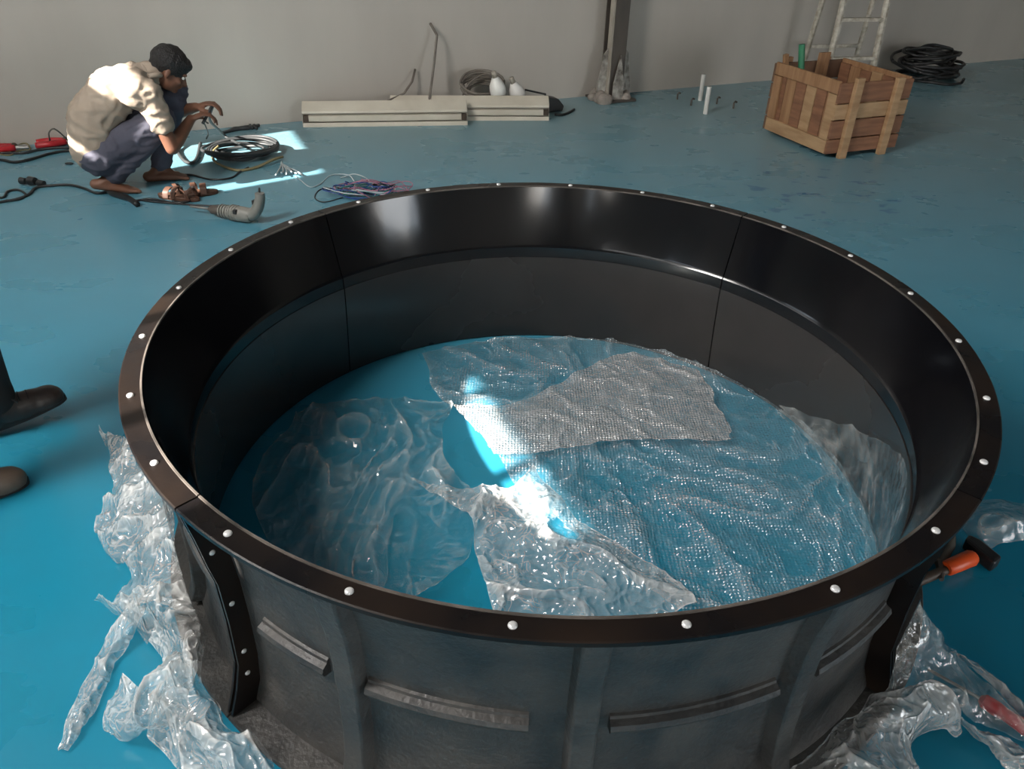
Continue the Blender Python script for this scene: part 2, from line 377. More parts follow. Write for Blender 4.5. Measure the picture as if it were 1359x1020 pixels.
def spline(pts, sub=8):
    """Catmull-Rom through points"""
    P = [Vector(p) for p in pts]; out = []
    Q = [P[0] * 2 - P[1]] + P + [P[-1] * 2 - P[-2]]
    for i in range(1, len(Q) - 2):
        a, b, c, d = Q[i - 1], Q[i], Q[i + 1], Q[i + 2]
        for k in range(sub):
            t = k / sub
            out.append(0.5 * ((2 * b) + (c - a) * t + (2 * a - 5 * b + 4 * c - d) * t * t + (3 * b - a - 3 * c + d) * t ** 3))
    out.append(P[-1]); return out

def cable(name, pix, r, material, label=None, cat='cable', parent=None, sub=8, n=6, group=None):
    """pix: (px, py) or (px, py, z) of the photo, laid on the floor"""
    pts = [at(p[0], p[1], (p[2] if len(p) > 2 else 0) + r) for p in pix]
    o = MB().tube(spline(pts, sub), r, n).build(name, material, parent, 'all')
    if label: tag(o, label, cat, group)
    return o

def catmull(a, b, c, d, t):
    return 0.5 * ((2 * b) + (c - a) * t + (2 * a - 5 * b + 4 * c - d) * t * t + (3 * b - a - 3 * c + d) * t ** 3)

def film(name, grid, material, label, parent=None, nu=110, nv=110, amp=0.015, freq=6.0, seed=0, stretch=(1, 1), edge=0.5, zmin=0.003, clip=None, ragged=0.03, folds=1.0, keep=0.0):
    """crumpled sheet over a control grid of rows of (px, py, z): real heights above the floor"""
    G = [[at(*p) for p in row] for row in grid]
    R, Cn = len(G), len(G[0])
    def row_at(row, u):
        x = u * (Cn - 1); i = min(int(x), Cn - 2); t = x - i
        g = lambda k: row[k] if 0 <= k < Cn else (row[0] * 2 - row[1] if k < 0 else row[-1] * 2 - row[-2])
        return catmull(g(i - 1), g(i), g(i + 1), g(i + 2), t)
    def P(u, v):
        y = v * (R - 1); j = min(int(y), R - 2); t = y - j
        rows = {}
        def g(k):
            if 0 <= k < R: return row_at(G[k], u)
            return row_at(G[0], u) * 2 - row_at(G[1], u) if k < 0 else row_at(G[-1], u) * 2 - row_at(G[-2], u)
        return catmull(g(j - 1), g(j), g(j + 1), g(j + 2), t)
    vs = []; cr = []
    off = Vector((seed * 7.13, seed * 3.7, seed * 1.9))
    for j in range(nv + 1):
        for i in range(nu + 1):
            u, v = i / nu, j / nv
            eu = noise.noise(Vector((v * 6, seed, 0.5))) * ragged; ev = noise.noise(Vector((u * 6, seed, 9.5))) * ragged
            p = P(min(max(u + eu * (2 * abs(u - .5)) ** 3, 0), 1), min(max(v + ev * (2 * abs(v - .5)) ** 3, 0), 1))
            q = Vector((p.x * stretch[0], p.y * stretch[1], p.z)) * freq + off
            w = Vector((noise.noise(q * 0.6), noise.noise(q * 0.6 + Vector((5, 5, 5))), 0)) * 0.9
            r1 = 1 - abs(noise.noise(q + w)) * 2.2
            r2 = 1 - abs(noise.noise(q * 2.3 + w * 1.7)) * 2.2
            r3 = 1 - abs(noise.noise(q * 5.1 + w * 2.0)) * 2.2
            r1, r2, r3 = [max(0.0, x) ** 2.2 for x in (r1, r2, r3)]
            h = 0.6 * r1 + 0.28 * r2 + 0.12 * r3
            p = p + Vector((0, 0, amp * h))
            lat = Vector((noise.noise(q * 1.7 + Vector((11, 0, 0))), noise.noise(q * 1.7 + Vector((0, 13, 0))), 0)) * amp * 0.7
            p = p + lat
            d = min(u, 1 - u, v, 1 - v)
            e = max(0.0, 1 - d / 0.015)
            c = folds * (0.75 * max(0, r1 - .35) ** 1.3 + 0.5 * max(0, r2 - .3) ** 1.5 * (0.4 + r1) + 0.25 * r3 * r2) + edge * e
            if clip: p = clip(p)
            p.z = max(p.z, zmin + 0.0015 * noise.noise(q * 3) + 0.0015)
            vs.append(p); cr.append(min(1, c + keep))
    fs = [(j * (nu + 1) + i, (j + 1) * (nu + 1) + i, (j + 1) * (nu + 1) + i + 1, j * (nu + 1) + i + 1) for j in range(nv) for i in range(nu)]
    me = bpy.data.meshes.new(name); me.from_pydata([tuple(v) for v in vs], [], fs); me.update()
    at_ = me.attributes.new('crease', 'FLOAT', 'POINT'); at_.data.foreach_set('value', cr)
    me.polygons.foreach_set('use_smooth', [True] * len(me.polygons)); me.materials.append(material)
    o = bpy.data.objects.new(name, me); col.objects.link(o)
    if label: tag(o, label, 'plastic sheet')
    if parent is not None: o.parent = parent; o.matrix_parent_inverse = world_of(parent).inverted()
    return o

# ------------------------------------------------------------------ the room
AX = (E1, E2, EZ)
struct(MB().box(room(ROOM_L / 2, ROOM_D / 2, -0.1), (ROOM_L + 0.6, ROOM_D + 6.0, 0.2), AX).build('floor', M['floor']), 'glossy blue epoxy floor with dusty patches', 'floor')
struct(MB().box(room(ROOM_L / 2, -0.1, ROOM_H / 2), (ROOM_L + 0.6, 0.2, ROOM_H), AX).build('wall_back', M['wall']), 'plain grey plastered wall behind the crouching man', 'wall')
struct(MB().box(room(ROOM_L + 0.1, ROOM_D / 2, ROOM_H / 2), (0.2, ROOM_D, ROOM_H), AX).build('wall_right', M['wall']), 'grey plastered wall on the right side', 'wall')
struct(MB().box(room(ROOM_L / 2, ROOM_D / 2, ROOM_H + 0.06), (ROOM_L + 0.6, ROOM_D + 0.6, 0.12), AX).build('ceiling', M['ceiling']), 'grey sheet roof over the hall', 'ceiling')

def wall_with_holes(name, origin, along, normal, length, thick, holes, label):
    """wall slab from origin, along 'along'; holes = (t0, t1, z0, z1)"""
    ts = sorted({0, length, *[h[0] for h in holes], *[h[1] for h in holes]})
    mb = MB()
    for a, b in zip(ts[:-1], ts[1:]):
        hs = sorted([(h[2], h[3]) for h in holes if h[0] <= a + 1e-6 and h[1] >= b - 1e-6])
        z = 0
        for z0, z1 in hs + [(ROOM_H, ROOM_H)]:
            if z0 - z > 1e-4:
                mb.box(origin + along * ((a + b) / 2) + normal * (thick / 2) + EZ * ((z + z0) / 2), (b - a, thick, z0 - z), (along, normal, EZ))
            z = z1
    return struct(mb.build(name, M['wall']), label, 'wall')
TH = 0.12
WA = (0.96, 2.10, 1.80, 2.53)      # window whose sun reaches the crouching man
WB = (4.62, 5.62, 2.20, 2.53)      # narrow window whose sun reaches the ring
WC = (0.45, 7.95, 2.80, 3.70)      # frosted clerestory, added for soft light from the left
wall_with_holes('wall_left', CORNER + EZ * 0, -E2, -E1, ROOM_D, TH, [WA, WB, WC, (8.75, 9.05, 0.0, 2.4)], 'grey plastered wall with ventilation windows on the left')
wall_with_holes('wall_front', room(0, ROOM_D), E1, -E2, ROOM_L, 0.2, [(0.75, 1.2, 0.0, 2.6), (6.4, 8.4, 0.0, 2.6)], 'grey plastered wall with wide doorway behind the camera')
def window(n, w, bars, label):
    mb = MB()
    t0, t1, z0, z1 = w
    o = lambda t, z: CORNER - E2 * t - E1 * (TH * 0.5) + EZ * z
    for t in (t0 + 0.02, t1 - 0.02): mb.box(o(t, (z0 + z1) / 2), (0.04, 0.05, z1 - z0), (E2, E1, EZ))
    for z in (z0 + 0.015, z1 - 0.015): mb.box(o((t0 + t1) / 2, z), (t1 - t0, 0.05, 0.03), (E2, E1, EZ))
    w_ = struct(mb.build('window_%d' % n, M['frame']), label, 'window')
    for t, wd in bars: MB().box(o(t, (z0 + z1) / 2), (wd, 0.04, z1 - z0), (E2, E1, EZ)).build('window_bar', M['frame'], w_)
window(1, WA, [], 'metal window frame in left wall near back corner')
o_ = lambda t, z: CORNER - E2 * t - E1 * (TH * 0.5) + EZ * z
MB().box(o_((1.44 + 1.93) / 2, 2.085), (0.49, 0.03, 0.37), (E2, E1, EZ)).build('window_panel', M['frame'], bpy.data.objects['window_1'])  # added panel that keeps the sun off the man's mid-back
window(3, WC, [(0.45 + 7.5 * k_ / 6, 0.05) for k_ in range(1, 6)], 'frosted clerestory window high in the left wall')
for k_ in range(6): MB().box(o_(1.075 + 1.25 * k_, 3.25), (1.20, 0.006, 0.84), (E2, E1, EZ)).build('pane', M['frosted'], bpy.data.objects['window_3'])
window(2, WB, [(5.22, 0.05), (4.78, 0.045)], 'narrow metal window frame in left wall beside ring')

# ------------------------------------------------------------------ the big black ring
RC = Vector((0.1071, 1.8516, 0)); RIM_Z = 0.6237
ring = thing('fan_cylinder', 'huge black fibreglass fan ring standing on the blue floor', 'fan ring', RC)
INNER = [(1.0225, RIM_Z - 0.001), (0.967, 0.415), (0.9612, 0.4055), (0.9600, 0.4035)] + [(0.960 + 0.023 * (k / 10) ** 1.6, 0.4035 - 0.3995 * k / 10) for k in range(1, 11)]
OUTER = [(1.03, 0.612), (1.012, 0.54), (0.998, 0.46), (0.992, 0.38), (0.990, 0.28), (0.992, 0.15), (1.0, 0.07), (1.018, 0.02), (1.02, 0.004)]
A0, A1 = 228.0, 318.0
def r_out(z):
    P = OUTER
    for (r0, z0), (r1, z1) in zip(P[:-1], P[1:]):
        if z0 >= z >= z1: return r0 + (r1 - r0) * (z0 - z) / (z0 - z1)
    return P[-1][0]
NSEG = 48
seg_parts = []
G = 0.12
shell = MB().sweep(INNER[:] + [(0.984, 0.004)] + [(r - 0.004, z) for r, z in reversed(OUTER)], A0 + G, A1 - G, NSEG)
seg = shell.build('shell_segment', M['frp_in'], ring, 30, local=True)
def sub(mb, name, material, smooth=30, bevel=0.0):
    o = mb.build(name, material, seg, smooth, bevel, local=True); seg_parts.append(o); return o
sub(MB().sweep([(r - 0.0025, z) for r, z in INNER[4:]] + [(r + 0.003, z) for r, z in reversed(INNER[4:])], A0 + G, A1 - G, NSEG), 'throat_band', M['frp_satin'])
OUT_SKIN = MB().sweep([(r, z) for r, z in OUTER] + [(r - 0.003, z) for r, z in reversed(OUTER)], A0 + G, A1 - G, NSEG)
sub(OUT_SKIN, 'outer_skin', M['frp_out'])
sub(MB().sweep([(1.0225, RIM_Z - 0.003), (1.0255, RIM_Z), (1.0690, RIM_Z), (1.0718, RIM_Z - 0.002), (1.0718, RIM_Z - 0.011), (1.069, RIM_Z - 0.013), (1.0225, RIM_Z - 0.013)], A0 + G, A1 - G, NSEG), 'rim_flange', M['frp_flange'])
sub(MB().sweep([(1.0222, RIM_Z - 0.002), (1.0222, RIM_Z + 0.0025), (1.0262, RIM_Z + 0.0025), (1.0272, RIM_Z - 0.001)], A0 + G, A1 - G, NSEG), 'inner_lip', M['frp_edge'])
sub(MB().sweep([(1.015, 0.014), (1.085, 0.012), (1.088, 0.006), (1.085, 0.001), (1.0, 0.001), (1.0, 0.014)], A0 + G, A1 - G, NSEG), 'base_flange', M['frp_out'])
JF = [(1.068, 0.6105), (1.056, 0.539), (1.046, 0.46), (1.036, 0.40), (1.034, 0.28), (1.038, 0.15), (1.056, 0.08), (1.080, 0.013)]
for k, a in enumerate((A0 + 0.42, A1 - 0.42)):
    poly = JF + [(r_out(z) - 0.008, z) for z in (0.013, 0.07, 0.15, 0.28, 0.38, 0.46, 0.54, 0.6105)]
    ar = rad(a); X = Vector((cos(ar), sin(ar), 0)); Y = Vector((-sin(ar), cos(ar), 0))
    jf = sub(MB().prism(poly, (0, 0, 0), X, EZ, Y, 0.007), 'joint_flange', M['frp_flange'], False)
# vertical ribs (hat sections), each with sloping cheeks
def rib_prof(z, w, h): return w, h
for a in (246.3, 272.2, 297.5):
    vs = []; fs = []; zs = [0.606, 0.54, 0.46, 0.38, 0.28, 0.15, 0.07, 0.03]
    for i, z in enumerate(zs):
        r = r_out(z); hh = 0.030 if i else 0.020
        for da, dr in ((-1.9, -0.006), (-1.3, hh), (1.3, hh), (1.9, -0.006)):
            rr = min(r + dr, 1.068); b = rad(a + da); vs.append((rr * cos(b), rr * sin(b), z))
    for i in range(len(zs) - 1):
        for j in range(3): fs.append((i * 4 + j, i * 4 + j + 1, i * 4 + 5 + j, i * 4 + 4 + j))
    fs += [(0, 1, 2, 3), tuple((len(zs) - 1) * 4 + j for j in (3, 2, 1, 0))]
    sub(MB().add(vs, fs), 'vertical_rib', M['frp_out'], 25, 0.004)
for a, b in ((232.6, 243.0), (248.4, 266.5), (275.0, 294.6), (300.3, 315.0)):
    r = r_out(0.30)
    sub(MB().sweep([(r - 0.004, 0.326), (r + 0.006, 0.322), (r + 0.008, 0.316), (r + 0.020, 0.311), (r + 0.024, 0.300), (r + 0.020, 0.289), (r - 0.004, 0.280)], a, b, 16), 'horizontal_rib', M['frp_out'], 25)
# bolts: domed heads on the rim every 15 degrees, smaller ones down each joint flange
bm_ = MB(); n = 14
prof = [(0.0, 0.0040), (0.004, 0.0037), (0.0065, 0.0027), (0.0078, 0.001), (0.0080, -0.002)]
vs = [(0, 0, 0.004)]; fs = []
for r, z in prof[1:]: vs += [(r * cos(2 * PI * j / n), r * sin(2 * PI * j / n), z) for j in range(n)]
fs += [(0, 1 + j, 1 + (j + 1) % n) for j in range(n)]
for i in range(len(prof) - 2):
    fs += [(1 + i * n + j, 1 + (i + 1) * n + j, 1 + (i + 1) * n + (j + 1) % n, 1 + i * n + (j + 1) % n) for j in range(n)]
first = bm_.add(vs, fs).build('bolt', M['bolt'], seg, 'all', local=True)
seg_parts.append(first)
def bolt(mat4):
    o = first if not bolt.used else bpy.data.objects.new('bolt', first.data)
    if bolt.used: col.objects.link(o); o.parent = seg; seg_parts.append(o)
    bolt.used = True; o.matrix_basis = mat4
bolt.used = False
for k in range(6):
    a = rad(235.0 + 15 * k - (0.3 if k else 0)); bolt(Matrix.Translation((1.047 * cos(a), 1.047 * sin(a), RIM_Z + 0.001)))
ar = rad(A0 + 0.42); X = Vector((cos(ar), sin(ar), 0)); Y = Vector((-sin(ar), cos(ar), 0))
for z in (0.49, 0.335, 0.185, 0.115):
    mm = Matrix.Identity(4)
    for i in range(3): mm[i][0], mm[i][1], mm[i][2] = X[i], EZ[i], Y[i]
    p = X * ((r_out(z) + 0.028)) + EZ * z + Y * 0.0035
    bolt(Matrix.Translation(p) @ mm @ Matrix.Scale(0.8, 4))
for k in (1, 2, 3):
    s2 = seg.copy(); col.objects.link(s2); s2.parent = ring; s2.rotation_euler = (0, 0, k * PI / 2)
    for o in seg_parts:
        c = o.copy(); col.objects.link(c); c.parent = s2

# ------------------------------------------------------------------ steel column by the wall
cb = at(809, 131); cb = room((cb - CORNER).dot(E1), 0.16)
colm = thing('steel_column', 'dark weathered steel column with mortar-splashed foot against the back wall', 'column', cb)
mb = MB()
mb.box(cb + EZ * (0.02 + ROOM_H / 2) - E2 * 0.075, (0.13, 0.010, ROOM_H - 0.06), AX).box(cb + EZ * (0.02 + ROOM_H / 2) + E2 * 0.075, (0.13, 0.010, ROOM_H - 0.06), AX)
mb.box(cb + EZ * (0.02 + ROOM_H / 2), (0.010, 0.14, ROOM_H - 0.06), AX)
mb.build('beam', M['steel'], colm)
MB().box(cb + EZ * (0.02 + ROOM_H / 2) - E1 * 0.072 - E2 * 0.04, (0.014, 0.06, ROOM_H - 0.06), AX).build('edge_strip', M['cream_dark'], colm)  # added pale strip, the column's lit left face put into colour
MB().box(cb + EZ * 0.011, (0.34, 0.30, 0.020), AX).build('base_plate', M['steel'], colm, False, 0.004)
for sx in (-1, 1):
    MB().prism([(0, 0), (0.10, 0), (0.10, 0.10), (0.055, 0.36), (0, 0.42)], cb + E1 * (sx * 0.062) + EZ * 0.02 - E2 * 0.03, E1 * sx, EZ, E2, 0.014).build('gusset', M['steel_pale'], colm)
MB().prism([(-0.05, 0), (0.05, 0), (0.05, 0.14), (0.0, 0.36), (-0.05, 0.14)], cb + EZ * 0.02 - E2 * 0.11, E1, EZ, E2, 0.012).build('gusset', M['steel_pale'], colm)
mb = MB(); rr = random.Random(3)
for k in range(26):
    a = rr.uniform(0, 2 * PI); d = rr.uniform(0.03, 0.19)
    mb.ell(cb + E1 * (d * cos(a) * 1.1 - 0.06) + E2 * (d * sin(a) * .75) + EZ * 0.03, (rr.uniform(.03, .07), rr.uniform(.03, .06), rr.uniform(.02, .075)), None, 8, 6)
mb.build('mortar_lump', M['mortar'], colm, 'all')

# ------------------------------------------------------------------ fluorescent battens by the wall
def batten(pl, pr, name, label):
    a, b = at(*pl), at(*pr); a.z = b.z = 0
    x = (b - a); ln = x.length; x.normalize(); y = Vector((-x.y, x.x, 0)); c = (a + b) / 2 + y * 0.05
    t = thing(name, label, 'light fitting', c, 'light fittings on the floor')
    ax = (x, y, EZ)
    def strip(poly, nm, mt, l=ln): return MB().prism(poly, c, y, EZ, x, l).build(nm, mt, t)
    # cross-section: y from -0.05 (camera) to 0.05
    strip([(-0.052, 0.0), (0.03, 0.0), (0.03, 0.006), (-0.045, 0.03), (-0.052, 0.006)], 'lower_reflector', M['cream'])
    strip([(-0.022, 0.028), (0.03, 0.006), (0.03, 0.11), (-0.022, 0.095)], 'channel', M['cream_dark'], ln * 0.998)
    strip([(-0.040, 0.040), (-0.022, 0.036), (-0.022, 0.082), (-0.040, 0.080)], 'tube_cover', M['cream'], ln * 0.93)
    strip([(-0.050, 0.100), (0.03, 0.10), (0.045, 0.165), (0.035, 0.170), (-0.046, 0.116)], 'upper_reflector', M['cream'])
    for s in (-1, 1):
        MB().box(c + x * (s * ln * 0.482) + EZ * 0.060 - y * 0.030, (0.035, 0.03, 0.045), ax).build('lamp_holder', M['brown'], t)
        MB().prism([(-0.05, 0.0), (0.04, 0.0), (0.045, 0.165), (-0.03, 0.12)], c + x * (s * (ln / 2 + 0.002)), y, EZ, x, 0.004).build('end_plate', M['cream_dark'], t)
    return t
batten((403, 169), (620, 166), 'light_fitting', 'front cream metal tube-light fitting lying on the floor')
batten((519, 160), (728, 160), 'light_fitting', 'rear cream metal tube-light fitting partly behind the other')

def wall_pt(px, py, off=0.03):
    """point on (or just before) the back wall seen at a pixel"""
    d = RT * ((px - CX) / FPX) - UP * ((py - CY) / FPX) + FW
    o = Vector((0, 0, CAM_H)); t = ((CORNER - E2 * off) - o).dot(E2) / d.dot(E2)
    return o + d * t
def lean(name, pix, r, material, label, cat, base=0.25):
    """thin things leaning from the floor onto the wall"""
    pts = []
    n = len(pix)
    for i, (x, y) in enumerate(pix):
        pts.append(wall_pt(x, y, 0.04 + base * (1 - i / (n - 1))))
    b = pts[0].copy(); b.z = r; pts = [b] + pts
    return tag(MB().tube(pts, r, 6).build(name, material, None, 'all'), label, cat)
lean('bent_rod', [(570, 131), (576, 85), (580, 47), (571, 31)], 0.010, M['cable_tan'], 'thin rod with bent top leaning on the back wall', 'rod', 0.22)
lean('dry_twig', [(505, 138), (536, 124), (547, 108), (551, 92)], 0.009, M['cable_tan'], 'short crooked twig leaning on wall behind front light fitting', 'twig', 0.15)

# cable coil with two white bulb-shaped plugs behind the rear fitting
cc = wall_pt(640, 128, 0.20); cc.z = 0
t = thing('cable_coil', 'dusty grey cable coil behind the rear light fitting', 'cable', cc)
rr = random.Random(5)
for k in range(7):
    r0 = 0.10 + 0.010 * k * rr.uniform(.6, 1.1); h = 0.05 + 0.016 * k
    pts = [cc + E1 * (r0 * 1.25 * cos(a) + rr.uniform(-.01, .01)) + E2 * (r0 * 0.6 * sin(a)) + EZ * (h + 0.09 * (sin(a) + 1) * 0.8 + 0.012) for a in [2 * PI * i / 22 for i in range(23)]]
    MB().tube(pts, 0.010, 6).build('cable_loop', M['cable_tan'], t, 'all')
arc = [wall_pt(x, y, 0.2) for x, y in [(612, 132), (622, 112), (636, 101), (648, 99), (656, 106)]]
MB().tube(spline(arc), 0.008, 6).build('cable_loop', M['cable_tan'], t, 'all')
def bulb(px, py, tilt, label):
    p = wall_pt(px, py, 0.34)
    t = thing('lamp_bulb', label, 'bulb', p, 'white lamps behind light fitting')
    ax = (Vector(E1) * 0.45 - EZ).normalized() * -1
    ax = (E1 * tilt + EZ).normalized()
    prof = [(0.0, -0.085), (0.045, -0.075), (0.062, -0.045), (0.066, -0.01), (0.058, 0.03), (0.040, 0.06), (0.026, 0.085)]
    pts = [p + ax * z for r, z in prof]; MB().tube(pts, [max(r, .004) for r, z in prof], 14).build('globe', M['white'], t, 'all')
    MB().tube([p + ax * 0.085, p + ax * 0.13, p + ax * 0.135], [0.022, 0.020, 0.010], 10).build('cap', M['cream_dark'], t, 'all')
bulb(660, 117, -0.25, 'left white bulb-shaped lamp by the cable coil')
bulb(686, 123, -0.45, 'right white bulb-shaped lamp beside the black wire frame')
hp = [wall_pt(x, y, 0.3) for x, y in [(693, 133), (697, 119), (724, 125), (723, 138)]]
tag(MB().tube(hp, 0.008, 6).build('bent_wire_frame', M['black'], None), 'bent black wire frame above the rear light fitting', 'wire')
p = wall_pt(733, 146, 0.35); p.z = 0
t = thing('cable_plug', 'dark plug on short cable at right end of light fitting', 'plug', p)
MB().prism([(-0.07, 0.0), (0.07, 0.0), (0.085, 0.04), (0.03, 0.10), (-0.06, 0.12)], p, E1, EZ, E2, 0.10).build('body', M['black'], t, False, 0.01)
cable('lead', [(736, 152), (747, 152), (757, 148), (762, 145)], 0.010, M['black'], parent=t)

# ------------------------------------------------------------------ pvc stubs and anchor bolts
for (x, y), (hx, hy), lb in (((929, 133), (932, 101), 'white plastic pipe stub nearer the wall, standing on the floor'), ((936, 151), (939, 120), 'white plastic pipe stub nearer the camera, standing on the floor')):
    b = at(x, y); d = (Vector((b.x, b.y, 0))).length
    h = 0.215
    mb = MB().tube([b + EZ * 0.0, b + EZ * h], 0.019, 12, caps=False).tube([b + EZ * h, b + EZ * h * 0.6], 0.014, 12, caps=True)
    n0 = len(mb.v)
    mb.f += [(12 + j, 12 + (j + 1) % 12, 24 + (j + 1) % 12, 24 + j) for j in range(12)]
    tag(mb.build('pipe_stub', M['white'], None, 40), lb, 'pipe', 'pipe stubs in the floor')
for i, (x, y) in enumerate(((898.5, 132), (917, 140), (951, 138), (973, 144))):
    b = at(x, y); pts = [b, b + EZ * 0.045, b + EZ * 0.058 + E1 * 0.012, b + EZ * 0.05 + E1 * 0.028]
    lb = ['anchor bolt in floor farthest left of the pipe stubs', 'anchor bolt in floor just left of the pipe stubs', 'anchor bolt in floor just right of the pipe stubs', 'anchor bolt in floor farthest right of the pipe stubs'][i]
    tag(MB().tube(pts, 0.008, 8).build('anchor_bolt', M['steel'], None, 40), lb, 'bolt', 'anchor bolts round the pipe stubs')

# ------------------------------------------------------------------ wooden crate
N_ = at(1091, 210); L_ = at(1013, 176)
nx = (L_ - N_); wl = nx.length; nx.normalize()          # along the left face, going away
ny = Vector((nx.y, -nx.x, 0))                            # along the right face, going right
wr, hh = 0.62, 0.485
crate = thing('wooden_crate', 'open wooden crate of rough planks with green pipe inside', 'crate', N_ + nx * (wl / 2) + ny * (wr / 2))
def plank(a, b, z, s, mtl, tilt=0.0):
    c = N_ + nx * a + ny * b + EZ * z
    ax = (nx, ny, EZ)
    o = MB().box(c, s, ax).build('plank', mtl, crate, False, 0.004); return o
T = 0.02
z0 = 0.03
# bottom
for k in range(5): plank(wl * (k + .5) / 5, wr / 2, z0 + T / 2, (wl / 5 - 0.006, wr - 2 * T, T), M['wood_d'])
# left face (b = 0) and its opposite: vertical boards under rails and stiles
for side in (0, 1):
    b = T * 1.5 if side == 0 else wr - T * 1.5
    nb = 6
    for k in range(nb):
        w = (wl - 0.02) / nb
        plank(0.01 + w * (k + .5), b, z0 + hh / 2 - 0.01, (w - 0.006, T, hh - 0.05 + 0.012 * ((k * 7) % 3 - 1)), M[['wood_a', 'wood_b', 'wood_c', 'wood_b', 'wood_a', 'wood_b'][k]])
    b2 = T * 0.5 if side == 0 else wr - T * 0.5
    plank(wl / 2, b2, z0 + hh - 0.045, (wl, T, 0.085), M['wood_a'])
    plank(wl / 2, b2, z0 + 0.045, (wl, T, 0.09), M['wood_c'])
    plank(0.04, b2, z0 + hh / 2, (0.08, T, hh - 0.185), M['wood_c'])
    plank(wl - 0.04, b2, z0 + hh / 2, (0.08, T, hh - 0.185), M['wood_a'])
# right face (a = 0) and its opposite: four horizontal boards, two upright battens
for side in (0, 1):
    a = -T * 0.5 if side == 0 else wl + T * 0.5
    hs = [0.10, 0.125, 0.105, 0.135]; z = z0
    for k, h in enumerate(hs):
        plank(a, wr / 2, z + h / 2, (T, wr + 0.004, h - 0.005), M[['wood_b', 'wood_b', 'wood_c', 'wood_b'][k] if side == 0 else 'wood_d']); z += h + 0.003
    a2 = -T - 0.0175 if side == 0 else wl + T + 0.0175
    for b, top in ((0.13, 0.535), (wr - 0.14, 0.52)):
        o = MB().box(N_ + nx * a2 + ny * b + EZ * (top / 2 + 0.0), (0.035, 0.062, top), (nx, ny, EZ)).build('batten', M['wood_c' if side == 0 else 'wood_a'], crate, False, 0.004)
# green pipe and offcuts standing in the crate
p0 = N_ + nx * 0.42 + ny * 0.12 + EZ * (z0 + T); p1 = N_ + nx * 0.50 + ny * 0.04 + EZ * 0.66
mb = MB().tube([p0, p1], 0.022, 12, caps=False).tube([p1, p1 + (p0 - p1) * 0.3], 0.017, 12); mb.f += [(12 + j, 12 + (j + 1) % 12, 24 + (j + 1) % 12, 24 + j) for j in range(12)]
tag(mb.build('green_pipe', M['green'], None, 40), 'green plastic pipe sticking up out of the wooden crate', 'pipe')
tag(MB().box(N_ + nx * 0.66 + ny * 0.10 + EZ * 0.32, (0.03, 0.035, 0.50), (nx, (ny + EZ * 0.2).normalized(), (EZ - ny * 0.2).normalized())).build('wood_offcut', M['wood_a'], None, False, 0.003), 'thin wooden offcut poking over left rear corner of crate', 'wood')
tag(MB().box(N_ + nx * 0.655 + ny * 0.40 + EZ * 0.315, (0.02, 0.10, 0.50), (nx, ny, EZ)).build('wood_offcut', M['wood_a'], None, False, 0.003), 'flat wooden offcut standing at the back edge of crate', 'wood')
rr = random.Random(9)
for k in range(3):
    a = rr.uniform(0.2, 0.5); b = rr.uniform(0.25, 0.45)
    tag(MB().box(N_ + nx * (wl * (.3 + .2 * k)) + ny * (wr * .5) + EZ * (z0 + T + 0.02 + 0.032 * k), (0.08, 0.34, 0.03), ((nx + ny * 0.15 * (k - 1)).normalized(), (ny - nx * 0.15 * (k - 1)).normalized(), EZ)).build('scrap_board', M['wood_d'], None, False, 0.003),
        ['short scrap board lying in the near end of the crate', 'short scrap board lying mid crate', 'short scrap board lying in the far end of the crate'][k], 'wood', 'scrap boards in the crate')

# ------------------------------------------------------------------ ladder behind the crate
lb = at(1121, 124); lb.z = 0
lx = Vector((0.97, 0.22, 0)).normalized(); ly = Vector((-lx.y, lx.x, 0))
lad = thing('step_ladder', 'chipped white step ladder standing behind the wooden crate', 'ladder', lb)
LH = 2.1
def lp(s, z, back):
    w = (0.235 if not back else 0.275) - 0.06 * z / LH
    return lb + lx * (s * w) + ly * ((0.28 * (1 - z / LH) + 0.10) if back else 0.03 * z) + EZ * z
for back in (0, 1):
    for s in (-1, 1):
        MB().tube([lp(s, 0, back), lp(s, LH, back)], 0.030 if not back else 0.026, 8).build('rail' if not back else 'rear_leg', M['ladder'], lad, 40)
    for z in ([0.3, 0.62, 0.94, 1.26, 1.58, 1.9] if not back else [0.35, 1.3]):
        a, b = lp(-1, z, back), lp(1, z, back)
        MB().box((a + b) / 2, ((b - a).length, 0.05 if not back else 0.02, 0.03), (lx, ly, EZ)).build('rung' if not back else 'brace', M['ladder'], lad, False, 0.003)
for s in (-1, 1):
    MB().box(lp(s, 0.9, 0) + lx * (s * 0.02), (0.03, 0.05, 0.06), (lx, ly, EZ)).build('hinge', M['steel'], lad)
MB().box(lb + ly * 0.12 + EZ * LH, (0.46, 0.18, 0.03), (lx, ly, EZ)).build('top_step', M['ladder'], lad)

# ------------------------------------------------------------------ black hose coil
hc = at(1226, 104); hc.z = 0
hose = thing('hose_coil', 'tangled black hose coil on the floor behind the crate', 'hose', hc)
rr = random.Random(11)
for k in range(15):
    r0 = rr.uniform(0.24, 0.36) * (1 - 0.028 * k); ph = rr.uniform(0, 6.28); tl = rr.uniform(-0.5, 0.6); cxo, cyo = rr.uniform(-.07, .07), rr.uniform(-.06, .06)
    zc = 0.03 + 0.017 * k
    pts = []
    for i in range(25):
        a = 2 * PI * i / 24
        pts.append(hc + E1 * (cxo + r0 * 1.12 * cos(a + ph)) + E2 * (cyo + r0 * 0.85 * sin(a + ph)) + EZ * max(0.016, zc + tl * 0.14 * sin(a) + rr.uniform(-.006, .006)))
    MB().tube(spline(pts, 2), 0.0145, 7).build('hose_loop', M['black'], hose, 'all')
cable('hose_end', [(1208, 106), (1235, 109), (1258, 112), (1275, 110), (1279, 105, 0.05)], 0.0145, M['black'], parent=hose)

